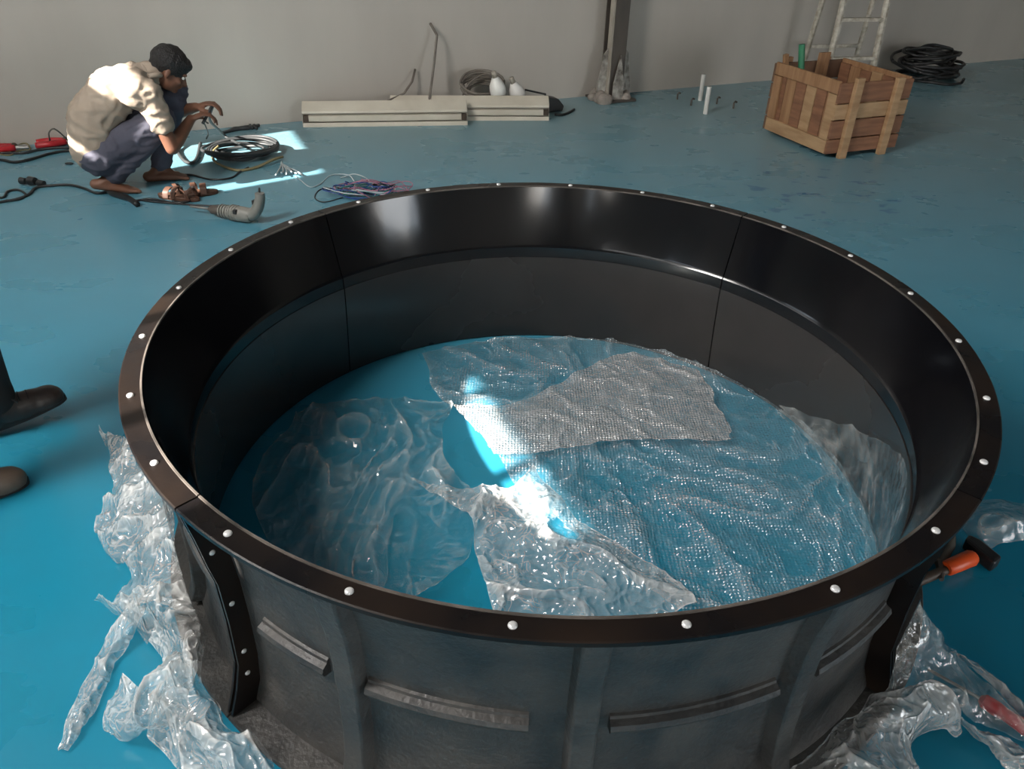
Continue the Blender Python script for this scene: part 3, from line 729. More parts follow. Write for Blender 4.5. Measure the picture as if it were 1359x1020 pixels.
# ------------------------------------------------------------------ people
def remeshed(mb, name, material, parent, voxel=0.009, smooth=4):
    me = bpy.data.meshes.new(name + '_src'); me.from_pydata(mb.v, [], mb.f); me.update()
    bm = bmesh.new(); bm.from_mesh(me); bmesh.ops.recalc_face_normals(bm, faces=bm.faces); bm.to_mesh(me); bm.free()
    o = bpy.data.objects.new(name, me); col.objects.link(o)
    r = o.modifiers.new('r', 'REMESH'); r.mode = 'VOXEL'; r.voxel_size = voxel
    s = o.modifiers.new('s', 'SMOOTH'); s.factor = 0.5; s.iterations = smooth
    dg = bpy.context.evaluated_depsgraph_get(); dg.update()
    nm = bpy.data.meshes.new_from_object(o.evaluated_get(dg), depsgraph=dg)
    o.modifiers.clear(); o.data = nm; bpy.data.meshes.remove(me); nm.name = name
    nm.materials.clear(); nm.materials.append(material)
    nm.polygons.foreach_set('use_smooth', [True] * len(nm.polygons))
    if parent is not None: o.parent = parent; o.matrix_parent_inverse = world_of(parent).inverted()
    return o

# --- crouching man, facing right
WO = at(205, 245); WO.z = 0
WX = Vector((0.93, 0.37, 0)).normalized(); WY = Vector((-WX.y, WX.x, 0))
def wp(x, y, z): return WO + WX * (x + 0.25 * z) + WY * y + EZ * z
man = thing('person', 'crouching man in tan shirt and slate trousers handling a cable', 'person', WO)
SH_N, SH_F = wp(-0.06, -0.17, 0.565), wp(-0.03, 0.17, 0.57)
EL_N, EL_F = wp(0.085, -0.20, 0.265), wp(0.10, 0.22, 0.36)
WR_N, WR_F = wp(0.185, -0.03, 0.375), wp(0.215, 0.06, 0.42)
HIP_N, HIP_F = wp(-0.30, -0.10, 0.225), wp(-0.29, 0.09, 0.235)
KN_N, KN_F = wp(0.03, -0.15, 0.415), wp(0.10, 0.14, 0.505)
AN_N, AN_F = wp(-0.215, -0.10, 0.10), wp(0.035, 0.10, 0.085)
HEAD = wp(0.06, 0.01, 0.65)
def head(mb, c, ax):
    fx, fy, fz = ax   # forward, left, up of the head
    q = lambda a, b, d: c + fx * a + fy * b + fz * d
    mb.ell(q(-0.012, 0, 0.022), (0.096, 0.074, 0.090), ax, 18, 12)
    mb.ell(q(0.020, 0, -0.045), (0.066, 0.058, 0.074), ax, 16, 10)      # face and jaw
    mb.ell(q(0.066, 0, -0.095), (0.022, 0.024, 0.018), ax)              # chin
    mb.cap(q(0.088, 0, -0.005), q(0.104, 0, -0.038), 0.008, 0.014)       # nose
    mb.ell(q(0.084, 0, -0.066), (0.013, 0.023, 0.009), ax)              # lips
    for s in (-1, 1):
        mb.ell(q(0.078, s * 0.030, 0.016), (0.014, 0.022, 0.009), ax)   # brow
        mb.ell(q(-0.008, s * 0.076, -0.022), (0.017, 0.010, 0.030), ax) # ear
        mb.ell(q(0.062, s * 0.036, -0.035), (0.022, 0.020, 0.018), ax)  # cheek
    return q
hf = (WX * 0.80 - EZ * 0.60).normalized(); hl = WY; hu = hf.cross(hl).normalized()
hu = hu if hu.z > 0 else -hu
HAX = (hf, hl, hu)
body = MB()
hq = head(body, HEAD, HAX)
body.cap(wp(-0.10, 0.0, 0.605), HEAD - hf * 0.045 - hu * 0.055, 0.062, 0.052)
body.cap(wp(-0.31, 0, 0.29), wp(-0.29, 0, 0.46), 0.105, 0.11).cap(wp(-0.29, 0, 0.46), wp(-0.13, 0, 0.575), 0.11, 0.095)
def hand(mb, wr, fwd, side, upv, s=1.0, curl=0.6):
    """palm and five bent fingers"""
    q = lambda a, b, d: wr + fwd * (a * s) + side * (b * s) + upv * (d * s)
    mb.ell(q(0.045, 0, 0), (0.050 * s, 0.040 * s, 0.017 * s), (fwd, side, upv))
    for k, (b, l) in enumerate(((-0.031, 0.072), (-0.010, 0.082), (0.011, 0.076), (0.031, 0.060))):
        p0 = q(0.080, b, 0); p1 = q(0.080 + l * 0.5, b * 1.1, -l * 0.12 * curl * 2); p2 = q(0.080 + l * 0.72, b * 1.15, -l * 0.45 * curl * 1.6); p3 = q(0.080 + l * 0.62, b * 1.15, -l * 0.75 * curl * 1.5)
        mb.cap(p0, p1, 0.0098 * s, 0.0092 * s).cap(p1, p2, 0.0092 * s, 0.0085 * s).cap(p2, p3, 0.0085 * s, 0.0075 * s)
    p0 = q(0.015, -0.030, -0.004); p1 = q(0.050, -0.056, -0.020); p2 = q(0.080, -0.052, -0.036)
    mb.cap(p0, p1, 0.014 * s, 0.0108 * s).cap(p1, p2, 0.0108 * s, 0.009 * s)
for S_, E_, W_, sd in ((SH_N, EL_N, WR_N, -1), (SH_F, EL_F, WR_F, 1)):
    body.cap(S_, E_, 0.050, 0.039).cap(E_, E_ + (W_ - E_) * 0.3, 0.040, 0.041).cap(E_ + (W_ - E_) * 0.3, W_, 0.041, 0.027)
    fw = (WX * 0.9 + EZ * 0.25 - WY * 0.15 * sd).normalized(); si = (WY * 1.0 + WX * 0.1).normalized(); si = (si - fw * si.dot(fw)).normalized(); uu = fw.cross(si)
    uu = uu if uu.z > 0 else -uu
    hand(body, W_, fw, si * (1 if sd < 0 else -1) * -1, uu, 0.95, 1.0)
for H_, K_, A_, fx in ((HIP_N, KN_N, AN_N, 0), (HIP_F, KN_F, AN_F, 0)):
    body.cap(H_, K_, 0.080, 0.052).cap(K_, K_ + (A_ - K_) * 0.35, 0.050, 0.052).cap(K_ + (A_ - K_) * 0.35, A_, 0.052, 0.034)
def bare_foot(mb, heel, toe, lift):
    d = (toe - heel); l = d.length; d.normalize(); s = Vector((-d.y, d.x, 0))
    h = heel + EZ * (0.028 + lift)
    ball = heel + d * (l * 0.70) + EZ * 0.022
    mb.cap(h, ball, 0.031, 0.026).cap(h + s * 0.012, ball + s * 0.024, 0.022, 0.021).cap(h - s * 0.012, ball - s * 0.022, 0.022, 0.021)
    for k, o in enumerate((-0.036, -0.017, 0.0, 0.016, 0.031)):
        b = ball + s * o * 0.9; mb.cap(b, ball + s * o * 1.15 + d * (l * (0.27, 0.26, 0.24, 0.21, 0.17)[k]) - EZ * 0.009, 0.013, (0.013, .010, .010, .0095, .009)[k])
bare_foot(body, wp(-0.30, -0.12, 0), wp(-0.075, -0.10, 0), 0.045)
bare_foot(body, wp(-0.03, 0.08, 0), wp(0.205, 0.06, 0), 0.0)
body.cap(AN_N, wp(-0.285, -0.12, 0.075), 0.036, 0.032).cap(AN_F, wp(-0.005, 0.08, 0.035), 0.036, 0.034).cap(AN_F, wp(0.09, 0.07, 0.035), 0.034, 0.028)
remeshed(body, 'body', M['skin'], man, 0.0075, 3)
# shirt
sh = MB()
sh.cap(wp(-0.335, 0, 0.275), wp(-0.335, 0, 0.40), 0.128, 0.135)
for y in (-0.075, 0.075):
    sh.cap(wp(-0.335, y, 0.255), wp(-0.33, y, 0.42), 0.118, 0.125).cap(wp(-0.33, y, 0.42), wp(-0.235, y, 0.545), 0.125, 0.122).cap(wp(-0.235, y, 0.545), wp(-0.12, y * 1.1, 0.595), 0.122, 0.088)
for S_, E_ in ((SH_N, EL_N), (SH_F, EL_F)):
    b = S_ + (E_ - S_) * 0.55
    sh.cap(S_ - WX * 0.06 + EZ * 0.005, S_, 0.088, 0.078).cap(S_, b, 0.078, 0.068)
sh.cap(wp(-0.12, 0, 0.600), wp(-0.045, 0, 0.632), 0.078, 0.066)
# hem bunched over the hip
for k in range(9):
    y = -0.14 + 0.035 * k
    sh.ell(wp(-0.26 + 0.02 * sin(k * 2.1), y, 0.215 + 0.012 * cos(k * 1.7)), (0.075, 0.03, 0.05), (WX, WY, EZ))
so = remeshed(sh, 'shirt', M['shirt'], man, 0.010, 3)
for v in so.data.vertices:
    w = so.matrix_world @ v.co
    q = v.co * 11
    f = 1 - abs(noise.noise(Vector((q.x + q.z * .8, q.y, q.z * 1.3 - q.x * .6)))) * 2
    v.co += v.normal * (0.011 * max(0, f) ** 2 - 0.003 + 0.004 * noise.noise(v.co * 27))
mb = MB().tube(spline([wp(-0.055, -0.075, 0.63), wp(-0.01, -0.06, 0.635), wp(0.015, 0, 0.625), wp(-0.01, 0.06, 0.64), wp(-0.055, 0.075, 0.635), wp(-0.085, 0, 0.675), wp(-0.055, -0.075, 0.63)], 6), 0.017, 8)
mb.build('collar', M['shirt'], man, 'all')
# trousers
tr = MB()
tr.cap(HIP_N, HIP_F, 0.115, 0.115).cap(wp(-0.33, 0, 0.24), wp(-0.31, 0, 0.30), 0.115, 0.12)
for H_, K_, A_ in ((HIP_N, KN_N, AN_N), (HIP_F, KN_F, AN_F)):
    m_ = (H_ + K_) / 2
    tr.cap(H_, m_, 0.105, 0.092).cap(m_, K_, 0.092, 0.070).cap(K_, K_ + (A_ - K_) * 0.4, 0.068, 0.068).cap(K_ + (A_ - K_) * 0.4, A_ + EZ * 0.01, 0.068, 0.058)
to = remeshed(tr, 'trousers', M['trousers'], man, 0.010, 3)
for v in to.data.vertices:
    q = v.co * 13
    v.co += v.normal * (0.009 * max(0, 1 - abs(noise.noise(Vector((q.x, q.y, q.z * 1.8)))) * 2) ** 2 - 0.002)
# hair: cap following the skull, fringe and nape
hr = MB()
hr.ell(hq(-0.018, 0, 0.034), (0.106, 0.086, 0.092), HAX, 20, 12)
hr.ell(hq(0.045, 0, 0.062), (0.055, 0.066, 0.040), HAX)
hr.ell(hq(-0.075, 0, -0.02), (0.040, 0.062, 0.055), HAX)
ho = remeshed(hr, 'hair', M['hair'], man, 0.008, 2)
for v in ho.data.vertices: v.co += v.normal * (0.006 * noise.noise(v.co * 45))
for s in (-1, 1):
    e = MB().ell(hq(0.078, s * 0.030, -0.004), 0.009).build('eye', M['white'], man, 'all')
    MB().ell(hq(0.0855, s * 0.0305, -0.005), 0.0042).build('iris', M['black'], e, 'all')

# --- man walking in from the left: mostly outside the picture
PF = at(95, 545); PF.z = 0                                  # toe of the leading shoe
PD = (at(94, 548) - at(0, 577)); PD.z = 0; PD.normalize(); PS = Vector((-PD.y, PD.x, 0))
PB = at(40, 640); PB.z = 0                                  # toe of the other shoe
walker = thing('person', 'walking man in dark trousers and leather shoes at the left edge', 'person', PF - PD * 0.45)
def shoe(toe, lift, pitch, mtl, label=None):
    """one lace-up shoe 0.29 long, toe at 'toe', pointing along PD"""
    f = (PD * cos(pitch) + EZ * sin(pitch)).normalized(); u = (EZ * cos(pitch) - PD * sin(pitch)).normalized()
    base = Vector(toe) + EZ * lift - f * 0.145 - (EZ * min(0, -0.145 * sin(pitch)) * 0)
    def q(a, b, d): return base + f * a + PS * b + u * d
    outline = []
    n = 28
    for i in range(n):
        a = 2 * PI * i / n; x = 0.145 * cos(a); w = 0.048 * (0.80 + 0.20 * cos(a - 0.6)) if True else 0
        outline.append((x, w * sin(a) * (1.0 if abs(x) < .1 else 1.08)))
    e = thing('shoe', label, 'shoe', base) if False else None
    so = MB()
    vs = [q(x, y, 0) for x, y in outline] + [q(x * 1.01, y * 1.03, 0.022) for x, y in outline]
    so.add(vs, [tuple(range(n - 1, -1, -1)), tuple(range(n, 2 * n))] + [(i, (i + 1) % n, n + (i + 1) % n, n + i) for i in range(n)])
    up = MB()
    up.ell(q(0.085, 0, 0.030), (0.062, 0.046, 0.048), (f, PS, u)).ell(q(0.03, 0, 0.035), (0.085, 0.043, 0.055), (f, PS, u)).ell(q(-0.02, 0, 0.05), (0.07, 0.040, 0.060), (f, PS, u))
    up.ell(q(-0.09, 0, 0.045), (0.052, 0.042, 0.060), (f, PS, u)).cap(q(-0.075, 0, 0.05), q(-0.085, 0, 0.11), 0.045, 0.046)
    uo = remeshed(up, 'shoe', mtl, walker, 0.006, 4)
    for v in uo.data.vertices:
        d = (v.co - q(0, 0, 0.012)).dot(u)
        if d < 0: v.co -= u * d
    so.build('sole', M['sole'], uo, 40)
    for k in range(4):
        x = 0.045 - 0.024 * k; zt = 0.088 + 0.007 * k
        MB().tube(spline([q(x, -0.030, zt - 0.016), q(x + 0.004, 0, zt), q(x, 0.030, zt - 0.016)], 4), 0.003, 5).build('lace', M['black'], uo, 'all')
    MB().tube(spline([q(-0.03, 0, 0.105), q(-0.01, -0.03, 0.115), q(0.015, -0.045, 0.085), q(0.0, -0.02, 0.10), q(-0.03, 0, 0.105)], 4), 0.003, 5).build('lace', M['black'], uo, 'all')
    return q(-0.085, 0, 0.10), f
an1, _ = shoe(PF, 0.055, 0.16, M['shoe']); an1 = an1 + PD * 0.042
an2, _ = shoe(PB, 0.002, 0.0, M['shoe_pale'])
hipc = PF - PD * 0.33 - PS * 0.12 + EZ * 0.92
h1, h2 = hipc + PS * 0.09, hipc - PS * 0.09
k1 = (h1 + an1) / 2 + PD * 0.07; k2 = (h2 + an2) / 2 + PD * 0.06
wb = MB()
wb.cap(h1, k1, 0.08, 0.055).cap(k1, an1, 0.055, 0.036).cap(h2, k2, 0.08, 0.055).cap(k2, an2, 0.055, 0.036).cap(h1, h2, 0.10, 0.10)
ch = hipc + EZ * 0.42 + PD * 0.03
wb.cap(hipc, ch, 0.12, 0.12).cap(ch - PS * 0.10, ch + PS * 0.10, 0.10, 0.10)
nk = ch + EZ * 0.17; wh = nk + EZ * 0.15 + PD * 0.02
wb.cap(ch, nk, 0.07, 0.052).cap(nk, wh, 0.052, 0.05)
WHX = (PD, PS, EZ); wq = head(wb, wh, WHX)
arms = []
for s in (-1, 1):
    a = ch + PS * (s * 0.19) + EZ * 0.05; b = a - EZ * 0.29 + PS * s * 0.04 - PD * 0.10; c = b - EZ * 0.24 - PD * (0.08 + 0.02 * s)
    arms.append((a, b, c)); wb.cap(a, b, 0.050, 0.040).cap(b, c, 0.040, 0.028)
    hand(wb, c, (PD * 0.3 - EZ).normalized(), (PD + EZ * 0.3).normalized() * -1, PS * -s, 1.0, 0.4)
remeshed(wb, 'body', M['skin'], walker, 0.009, 3)
wt = MB().cap(h1, h2, 0.125, 0.125).cap(hipc, hipc + EZ * 0.08, 0.135, 0.13)
for h, k, a in ((h1, k1, an1), (h2, k2, an2)):
    wt.cap(h, k, 0.105, 0.078).cap(k, a + EZ * 0.06, 0.078, 0.064).cap(a + EZ * 0.06, a + EZ * 0.02, 0.064, 0.066)
remeshed(wt, 'trousers', M['trousers_dark'], walker, 0.012, 3)
ws = MB().cap(hipc + EZ * 0.04, ch, 0.145, 0.145).cap(ch - PS * 0.13 + EZ * .02, ch + PS * 0.13 + EZ * .02, 0.115, 0.115)
for a, b, c in arms: ws.cap(a, a + (b - a) * 0.6, 0.072, 0.064)
remeshed(ws, 'shirt', M['shirt_blue'], walker, 0.012, 3)
wr_ = MB().ell(wq(-0.020, 0, 0.040), (0.100, 0.083, 0.085), WHX).ell(wq(-0.06, 0, -0.01), (0.05, 0.066, 0.06), WHX)
remeshed(wr_, 'hair', M['hair'], walker, 0.01, 2)

# ------------------------------------------------------------------ tools and cables round the crouching man
# drill
da, db = at(268, 276, 0.04), at(352, 290, 0.04)
dx = (at(350, 292) - at(300, 284)); dx.z = 0; dx.normalize(); dy = Vector((-dx.y, dx.x, 0))
dc = at(318, 283, 0.045); dc.z = 0
drl = thing('power_drill', 'dusty grey electric drill with long bit lying near the ring', 'drill', dc)
def dq(a, b, z): return dc + dx * a + dy * b + EZ * z
prof = [(-0.125, 0.020), (-0.12, 0.030), (-0.06, 0.034), (-0.055, 0.040), (0.02, 0.042), (0.06, 0.040), (0.075, 0.034)]
MB().tube([dq(a, 0, 0.043) for a, r in prof], [r for a, r in prof], 16).build('body', M['drill'], drl, 40)
for k in range(7):
    MB().tube([dq(-0.118 + 0.017 * k, 0, 0.043), dq(-0.110 + 0.017 * k, 0, 0.043)], 0.0375 if k < 4 else 0.0440, 14).build('cooling_ring', M['drill'], drl, 40)
MB().tube([dq(-0.125, 0, 0.043), dq(-0.13, 0, 0.043), dq(-0.175, 0, 0.043), dq(-0.195, 0, 0.043)], [0.020, 0.025, 0.024, 0.013], 14).build('chuck', M['steel'], drl, 40)
MB().tube([dq(-0.19, 0, 0.043), dq(-0.315, 0, 0.040), dq(-0.33, 0, 0.040)], [0.0075, 0.0065, 0.001], 8).build('drill_bit', M['metal'], drl, 40)
hd = spline([dq(0.05, 0.0, 0.045), dq(0.095, 0.0, 0.060), dq(0.130, 0.0, 0.105), dq(0.148, 0.0, 0.150), dq(0.150, 0.0, 0.178)], 5)
MB().tube(hd, [0.034 - 0.009 * i / (len(hd) - 1) for i in range(len(hd))], 12).build('handle', M['drill'], drl, 40)
MB().box(dq(0.105, 0.0, 0.115), (0.016, 0.022, 0.04), (dx, dy, EZ)).build('trigger', M['black'], drl, False, 0.004)
MB().box(dq(0.0, -0.030, 0.065), (0.022, 0.03, 0.022), (dx, dy, EZ)).build('switch', M['black'], drl, False, 0.004)
MB().tube(spline([dq(0.150, 0.0, 0.185), dq(0.13, 0.03, 0.19), dq(0.06, 0.10, 0.10), dq(-0.02, 0.14, 0.02), dq(-0.10, 0.14, 0.006), dq(-0.20, 0.16, 0.006), dq(-0.30, 0.12, 0.006), dq(-0.42, 0.09, 0.006), dq(-0.60, 0.06, 0.006), dq(-0.72, 0.05, 0.006)], 6), 0.0055, 6).build('power_cord', M['black'], drl, 'all')

# sandals
def sandal(px, py, ang, label, turned=False):
    p = at(px, py); p.z = 0
    f = Vector((cos(ang), sin(ang), 0)); s = Vector((-f.y, f.x, 0))
    t = thing('sandal', label, 'sandal', p, 'pair of brown sandals')
    n = 22; out = []
    for i in range(n):
        a = 2 * PI * i / n; out.append((0.135 * cos(a), 0.047 * sin(a) * (0.86 + 0.14 * cos(a))))
    MB().prism(out, p + EZ * 0.012, f, s, EZ, 0.022).build('sole', M['sandal'], t, 40, 0.003)
    def strap(pts, w):
        mb = MB(); P = spline(pts, 6); k = len(P)
        vs = []
        for q in P: vs += [q + f * w / 2, q - f * w / 2]
        vs += [v + Vector((0, 0, 0.004)) for v in vs]
        fs = []
        for i in range(k - 1):
            a = 2 * i; b = a + 2 * k
            fs += [(a, a + 1, a + 3, a + 2), (b, b + 2, b + 3, b + 1), (a, a + 2, b + 2, b), (a + 1, b + 1, b + 3, a + 3)]
        mb.add(vs, fs).build('strap', M['sandal'], t, 40)
    q = lambda a, b, z: p + f * a + s * b + EZ * z
    strap([q(0.055, -0.048, 0.015), q(0.055, -0.036, 0.048), q(0.055, 0, 0.062), q(0.055, 0.036, 0.048), q(0.055, 0.048, 0.015)], 0.035)
    strap([q(0.01, -0.046, 0.015), q(0.005, -0.036, 0.055), q(0, 0, 0.072), q(0.005, 0.036, 0.055), q(0.01, 0.046, 0.015)], 0.03)
    strap([q(-0.09, -0.042, 0.015), q(-0.08, -0.038, 0.05), q(-0.10, 0, 0.075), q(-0.08, 0.038, 0.05), q(-0.09, 0.042, 0.015)], 0.02)
    MB().ell(q(0.0, -0.034, 0.06), 0.007).build('buckle', M['metal'], t, 'all')
sandal(238, 264, 2.9, 'brown leather sandal nearer the camera beside the drill cord')
sandal(258, 259, 0.35, 'brown leather sandal farther back beside the drill cord')

# big grey coil in the sun
co = at(322, 206); co.z = 0
t = thing('cable_coil', 'thick grey cable coil lying in the sun patch by the man', 'cable', co)
rr = random.Random(2)
for k in range(7):
    r0 = 0.125 + 0.011 * k; ox, oy = rr.uniform(-.035, .035), rr.uniform(-.03, .03)
    pts = [co + WX * (ox + r0 * 1.28 * cos(a)) + WY * (oy + r0 * 1.05 * sin(a)) + EZ * (0.012 + 0.007 * k + 0.010 * (1 + sin(a * 2 + k))) for a in [2 * PI * i / 28 for i in range(29)]]
    MB().tube(spline(pts, 2), 0.0105, 7).build('cable_loop', M['cable_grey'], t, 'all')
cable('cable_tail', [(375, 208, .01), (362, 212, .02), (340, 222), (318, 226), (300, 222), (285, 214), (282, 203, .03), (290, 194, .05)], 0.009, M['cable_yellow'], parent=t)
cable('cable_tail', [(266, 190, 0.0), (262, 208), (255, 216), (244, 213), (236, 200), (240, 188, .02)], 0.012, M['cable_grey'], parent=t)
cable('cable_tail', [(330, 222), (318, 228), (306, 236), (280, 238), (255, 232), (240, 232)], 0.006, M['black'], parent=t)
# ends of stripped white cores
for k in range(6):
    cable('stripped_core', [(374, 214 + k), (372 + 4 * k, 222 + (k * 5) % 7), (366 + 7 * k, 232 - (k * 3) % 5, .02)], 0.005, M['wire_white'], parent=t)
# cable held in the man's hand
hp_ = WR_F + WX * 0.07
pts = [WR_N + WX * 0.06 - EZ * 0.03, WR_F + WX * 0.10 + EZ * 0.01, at(278, 158, 0.25), at(290, 172, 0.12), at(302, 183, 0.05), at(316, 190, 0.09), at(330, 196, 0.10)]
tag(MB().tube(spline(pts, 8), 0.009, 7).build('held_cable', M['cable_grey'], None, 'all'), 'grey cable rising from the coil into the man\'s hand', 'cable')
pts = [WR_N + WX * 0.09 - EZ * 0.03, at(270, 160, 0.2), at(276, 176, 0.08), at(274, 184, 0.007)]
tag(MB().tube(spline(pts, 6), 0.005, 6).build('thin_wire', M['cable_grey'], None, 'all'), 'thin wire hanging from the man\'s hand to the floor', 'wire')
# dark bundle against the wall
p = at(322, 172); p.z = 0
t = thing('cable_bundle', 'flat dark cable bundle on floor against the wall behind the coil', 'cable', p)
for k in range(5):
    cable('cable_strand', [(296 + 4 * k, 176 - k), (312, 172 - (k % 3)), (330, 170 - (k * 2) % 4), (344 - 3 * k, 166 + (k % 2) * 4)], 0.011, M['cable_grey'], parent=t)
# colourful wire tangle behind the ring
wt_c = at(478, 256); wt_c.z = 0
t = thing('wire_tangle', 'small tangle of blue, pink and white wires behind the ring', 'wire', wt_c)
rr = random.Random(21); cols = ['wire_blue', 'wire_pink', 'wire_blue', 'wire_white', 'wire_green', 'black', 'wire_blue', 'wire_pink']
for k in range(16):
    pts = []; a0 = rr.uniform(0, 6.28); ex, ey = rr.uniform(.08, .22), rr.uniform(.05, .11); ox, oy = rr.uniform(-.05, .10), rr.uniform(-.05, .05)
    for i in range(12):
        a = a0 + i * 0.62
        pts.append(wt_c + Vector((ox + ex * cos(a) + rr.uniform(-.02, .02), oy + ey * sin(a) + rr.uniform(-.015, .015), 0.006 + rr.uniform(0, .05))))
    MB().tube(spline(pts, 4), 0.0032, 5).build('wire', M[cols[k % 8]], t, 'all')
for pix, c in (([(470, 240, .02), (462, 232, .03), (440, 232), (425, 244), (412, 248), (400, 240), (392, 234)], 'wire_white'), ([(455, 262), (430, 268), (418, 262), (424, 252), (440, 250)], 'black'), ([(497, 256), (488, 238, .04), (470, 231, .03), (452, 236)], 'wire_white'), ([(505, 250), (524, 246), (522, 254)], 'wire_pink')):
    cable('wire', pix, 0.0035, M[c], parent=t, n=5)

# cables on the left floor
cable('extension_lead', [(-40, 275), (0, 268), (22, 264), (38, 258), (46, 250), (58, 247), (90, 245), (112, 250), (128, 256), (150, 255), (176, 268)], 0.008, M['black'], 'thin black lead running along the floor left of the man')
cable('rubber_hose', [(158, 239), (146, 240), (141, 248), (148, 256), (160, 260), (172, 264), (182, 271)], 0.018, M['black'], 'short thick black hose piece on floor below the man')
cable('black_lead', [(176, 267), (200, 264), (225, 268), (246, 268), (262, 262)], 0.007, M['black'], 'black lead from the hose piece to the sandals')
p = at(45, 246); p.z = 0
t = thing('cable_connector', 'black plug connector on floor at the left edge lead', 'connector', p)
ex = (at(60, 247) - at(34, 244)); ex.z = 0; ex.normalize()
ey = Vector((-ex.y, ex.x, 0))
for a, r, l in ((-0.07, 0.022, 0.045), (-0.005, 0.028, 0.05), (0.055, 0.02, 0.05)):
    MB().tube([p + ex * (a - l / 2) + EZ * r, p + ex * (a - l * .3) + EZ * r, p + ex * (a + l / 2) + EZ * r], [r * .6, r, r * .8], 10).build('plug_body', M['black'], t, 40)
cable('extension_lead', [(-40, 246), (0, 262), (10, 254), (24, 252), (34, 258), (26, 264), (8, 266)], 0.007, M['black'], 'looped black lead at left edge of the floor')
for k, (pix, c, lb) in enumerate((([(-40, 206), (0, 203), (30, 203), (55, 198), (80, 196), (105, 197)], 'cable_grey', 'grey cable along the wall foot, nearest the wall'),
                  ([(-40, 214), (0, 212), (20, 215), (45, 210), (65, 204), (90, 200), (112, 202)], 'black', 'dark cable along the wall foot, farther from the wall'))):
    cable('wall_cable', pix, 0.009, M[c], lb)
cable('yellow_wire', [(-20, 200), (10, 206), (26, 200), (40, 198), (34, 190, .03), (22, 194), (12, 203)], 0.005, M['cable_yellow'], 'thin yellowish wire twisted beside the red clamp at left edge', 'wire')
def red_clamp(px, py, label):
    p = at(px, py); p.z = 0
    t = thing('clamp', label, 'clamp', p, 'red clamps by the wall')
    for s in (-1, 1):
        pts = [p + E1 * -0.13 + E2 * (0.035 * s) + EZ * 0.022, p + E1 * -0.05 + E2 * (0.045 * s) + EZ * 0.025, p + E1 * 0.05 + E2 * (0.012 * s) + EZ * 0.025]
        MB().tube(spline(pts, 5), 0.021, 9).build('grip', M['red'], t, 'all')
        MB().tube([p + E1 * 0.05 + E2 * (0.012 * s) + EZ * 0.025, p + E1 * 0.13 + E2 * (0.016 * s) + EZ * 0.02], [0.014, 0.008], 8).build('jaw', M['metal'], t, 40)
    MB().ell(p + E1 * 0.05 + EZ * 0.03, (0.02, 0.02, 0.025)).build('pivot', M['brown'], t, 'all')
red_clamp(10, 201, 'red-handled clamp at the left edge by the wall')
red_clamp(78, 193, 'red-handled clamp between the left edge and the man')
cable('brown_wire', [(66, 186, .03), (65, 176, .16), (72, 171, .2), (84, 180, .1), (94, 190)], 0.005, M['cable_tan'], 'thin stiff wire loop standing over the red clamp', 'wire')
tag(MB().ell(at(92, 218) + EZ * 0.006, (0.028, 0.012, 0.008)).build('rubber_scrap', M['black'], None, 'all'), 'tiny dark scrap on the floor left of the man', 'scrap')

# ------------------------------------------------------------------ plastic sheets in the ring
def in_ring(p):
    d = Vector((p.x - RC.x, p.y - RC.y, 0)); r = d.length; lim = 0.972
    if r > lim: d *= (lim - 0.006 * min(1, (r - lim) * 8)) / r; return Vector((RC.x + d.x, RC.y + d.y, p.z + (r - lim) * 0.5))
    return p
film('bubble_wrap', [
    [(556, 472, 0), (650, 453, .0), (760, 448, 0), (868, 463, 0), (955, 496, .0), (1022, 531, .0)],
    [(575, 520, 0), (660, 518, .01), (770, 505, 0), (890, 520, 0), (1005, 540, .0), (1085, 574, .0)],
    [(640, 580, 0), (700, 590, .0), (800, 580, .01), (930, 595, 0), (1060, 605, .0), (1132, 634, 0)],
    [(680, 640, 0), (760, 650, .01), (850, 660, .0), (960, 670, 0), (1080, 680, .01), (1166, 690, 0)],
    [(750, 700, 0), (830, 720, .01), (900, 740, 0), (1010, 745, .01), (1100, 750, .0), (1185, 745, 0)],
    [(850, 770, 0), (900, 810, .0), (960, 840, 0), (1040, 830, .0), (1110, 810, .0), (1180, 785, 0)]],
    M['wrap'], 'large sheet of bubble wrap spread over the floor inside the ring', nu=170, nv=170, amp=0.028, freq=4.2, seed=1, clip=in_ring, folds=0.7)
film('bubble_wrap', [
    [(600, 538, .02), (690, 532, .02), (775, 490, .02), (830, 470, .02), (925, 490, .02)],
    [(625, 565, .02), (700, 560, .035), (790, 530, .03), (870, 520, .04), (955, 540, .02)],
    [(655, 606, .02), (720, 600, .025), (800, 590, .03), (880, 585, .03), (972, 588, .02)]],
    M['wrap2'], 'folded double layer of bubble wrap lying on top of the sheet', nu=110, nv=80, amp=0.016, freq=5, seed=2, folds=0.6)
film('plastic_film', [
    [(395, 545, .0), (470, 532, .01), (540, 532, .015), (605, 540, .02)],
    [(360, 590, .0), (450, 580, .0), (530, 580, .01), (585, 570, .02)],
    [(335, 650, .0), (430, 650, .01), (500, 650, .015), (600, 620, .02)],
    [(350, 720, .0), (450, 740, .015), (530, 740, .02), (640, 660, .01)],
    [(420, 790, .0), (500, 800, .015), (560, 800, .02), (680, 655, .02)]],
    M['film_clear'], 'thin clear film crumpled over the left floor inside the ring', nu=190, nv=190, amp=0.038, freq=5.0, seed=3, stretch=(1.6, .6), clip=in_ring)
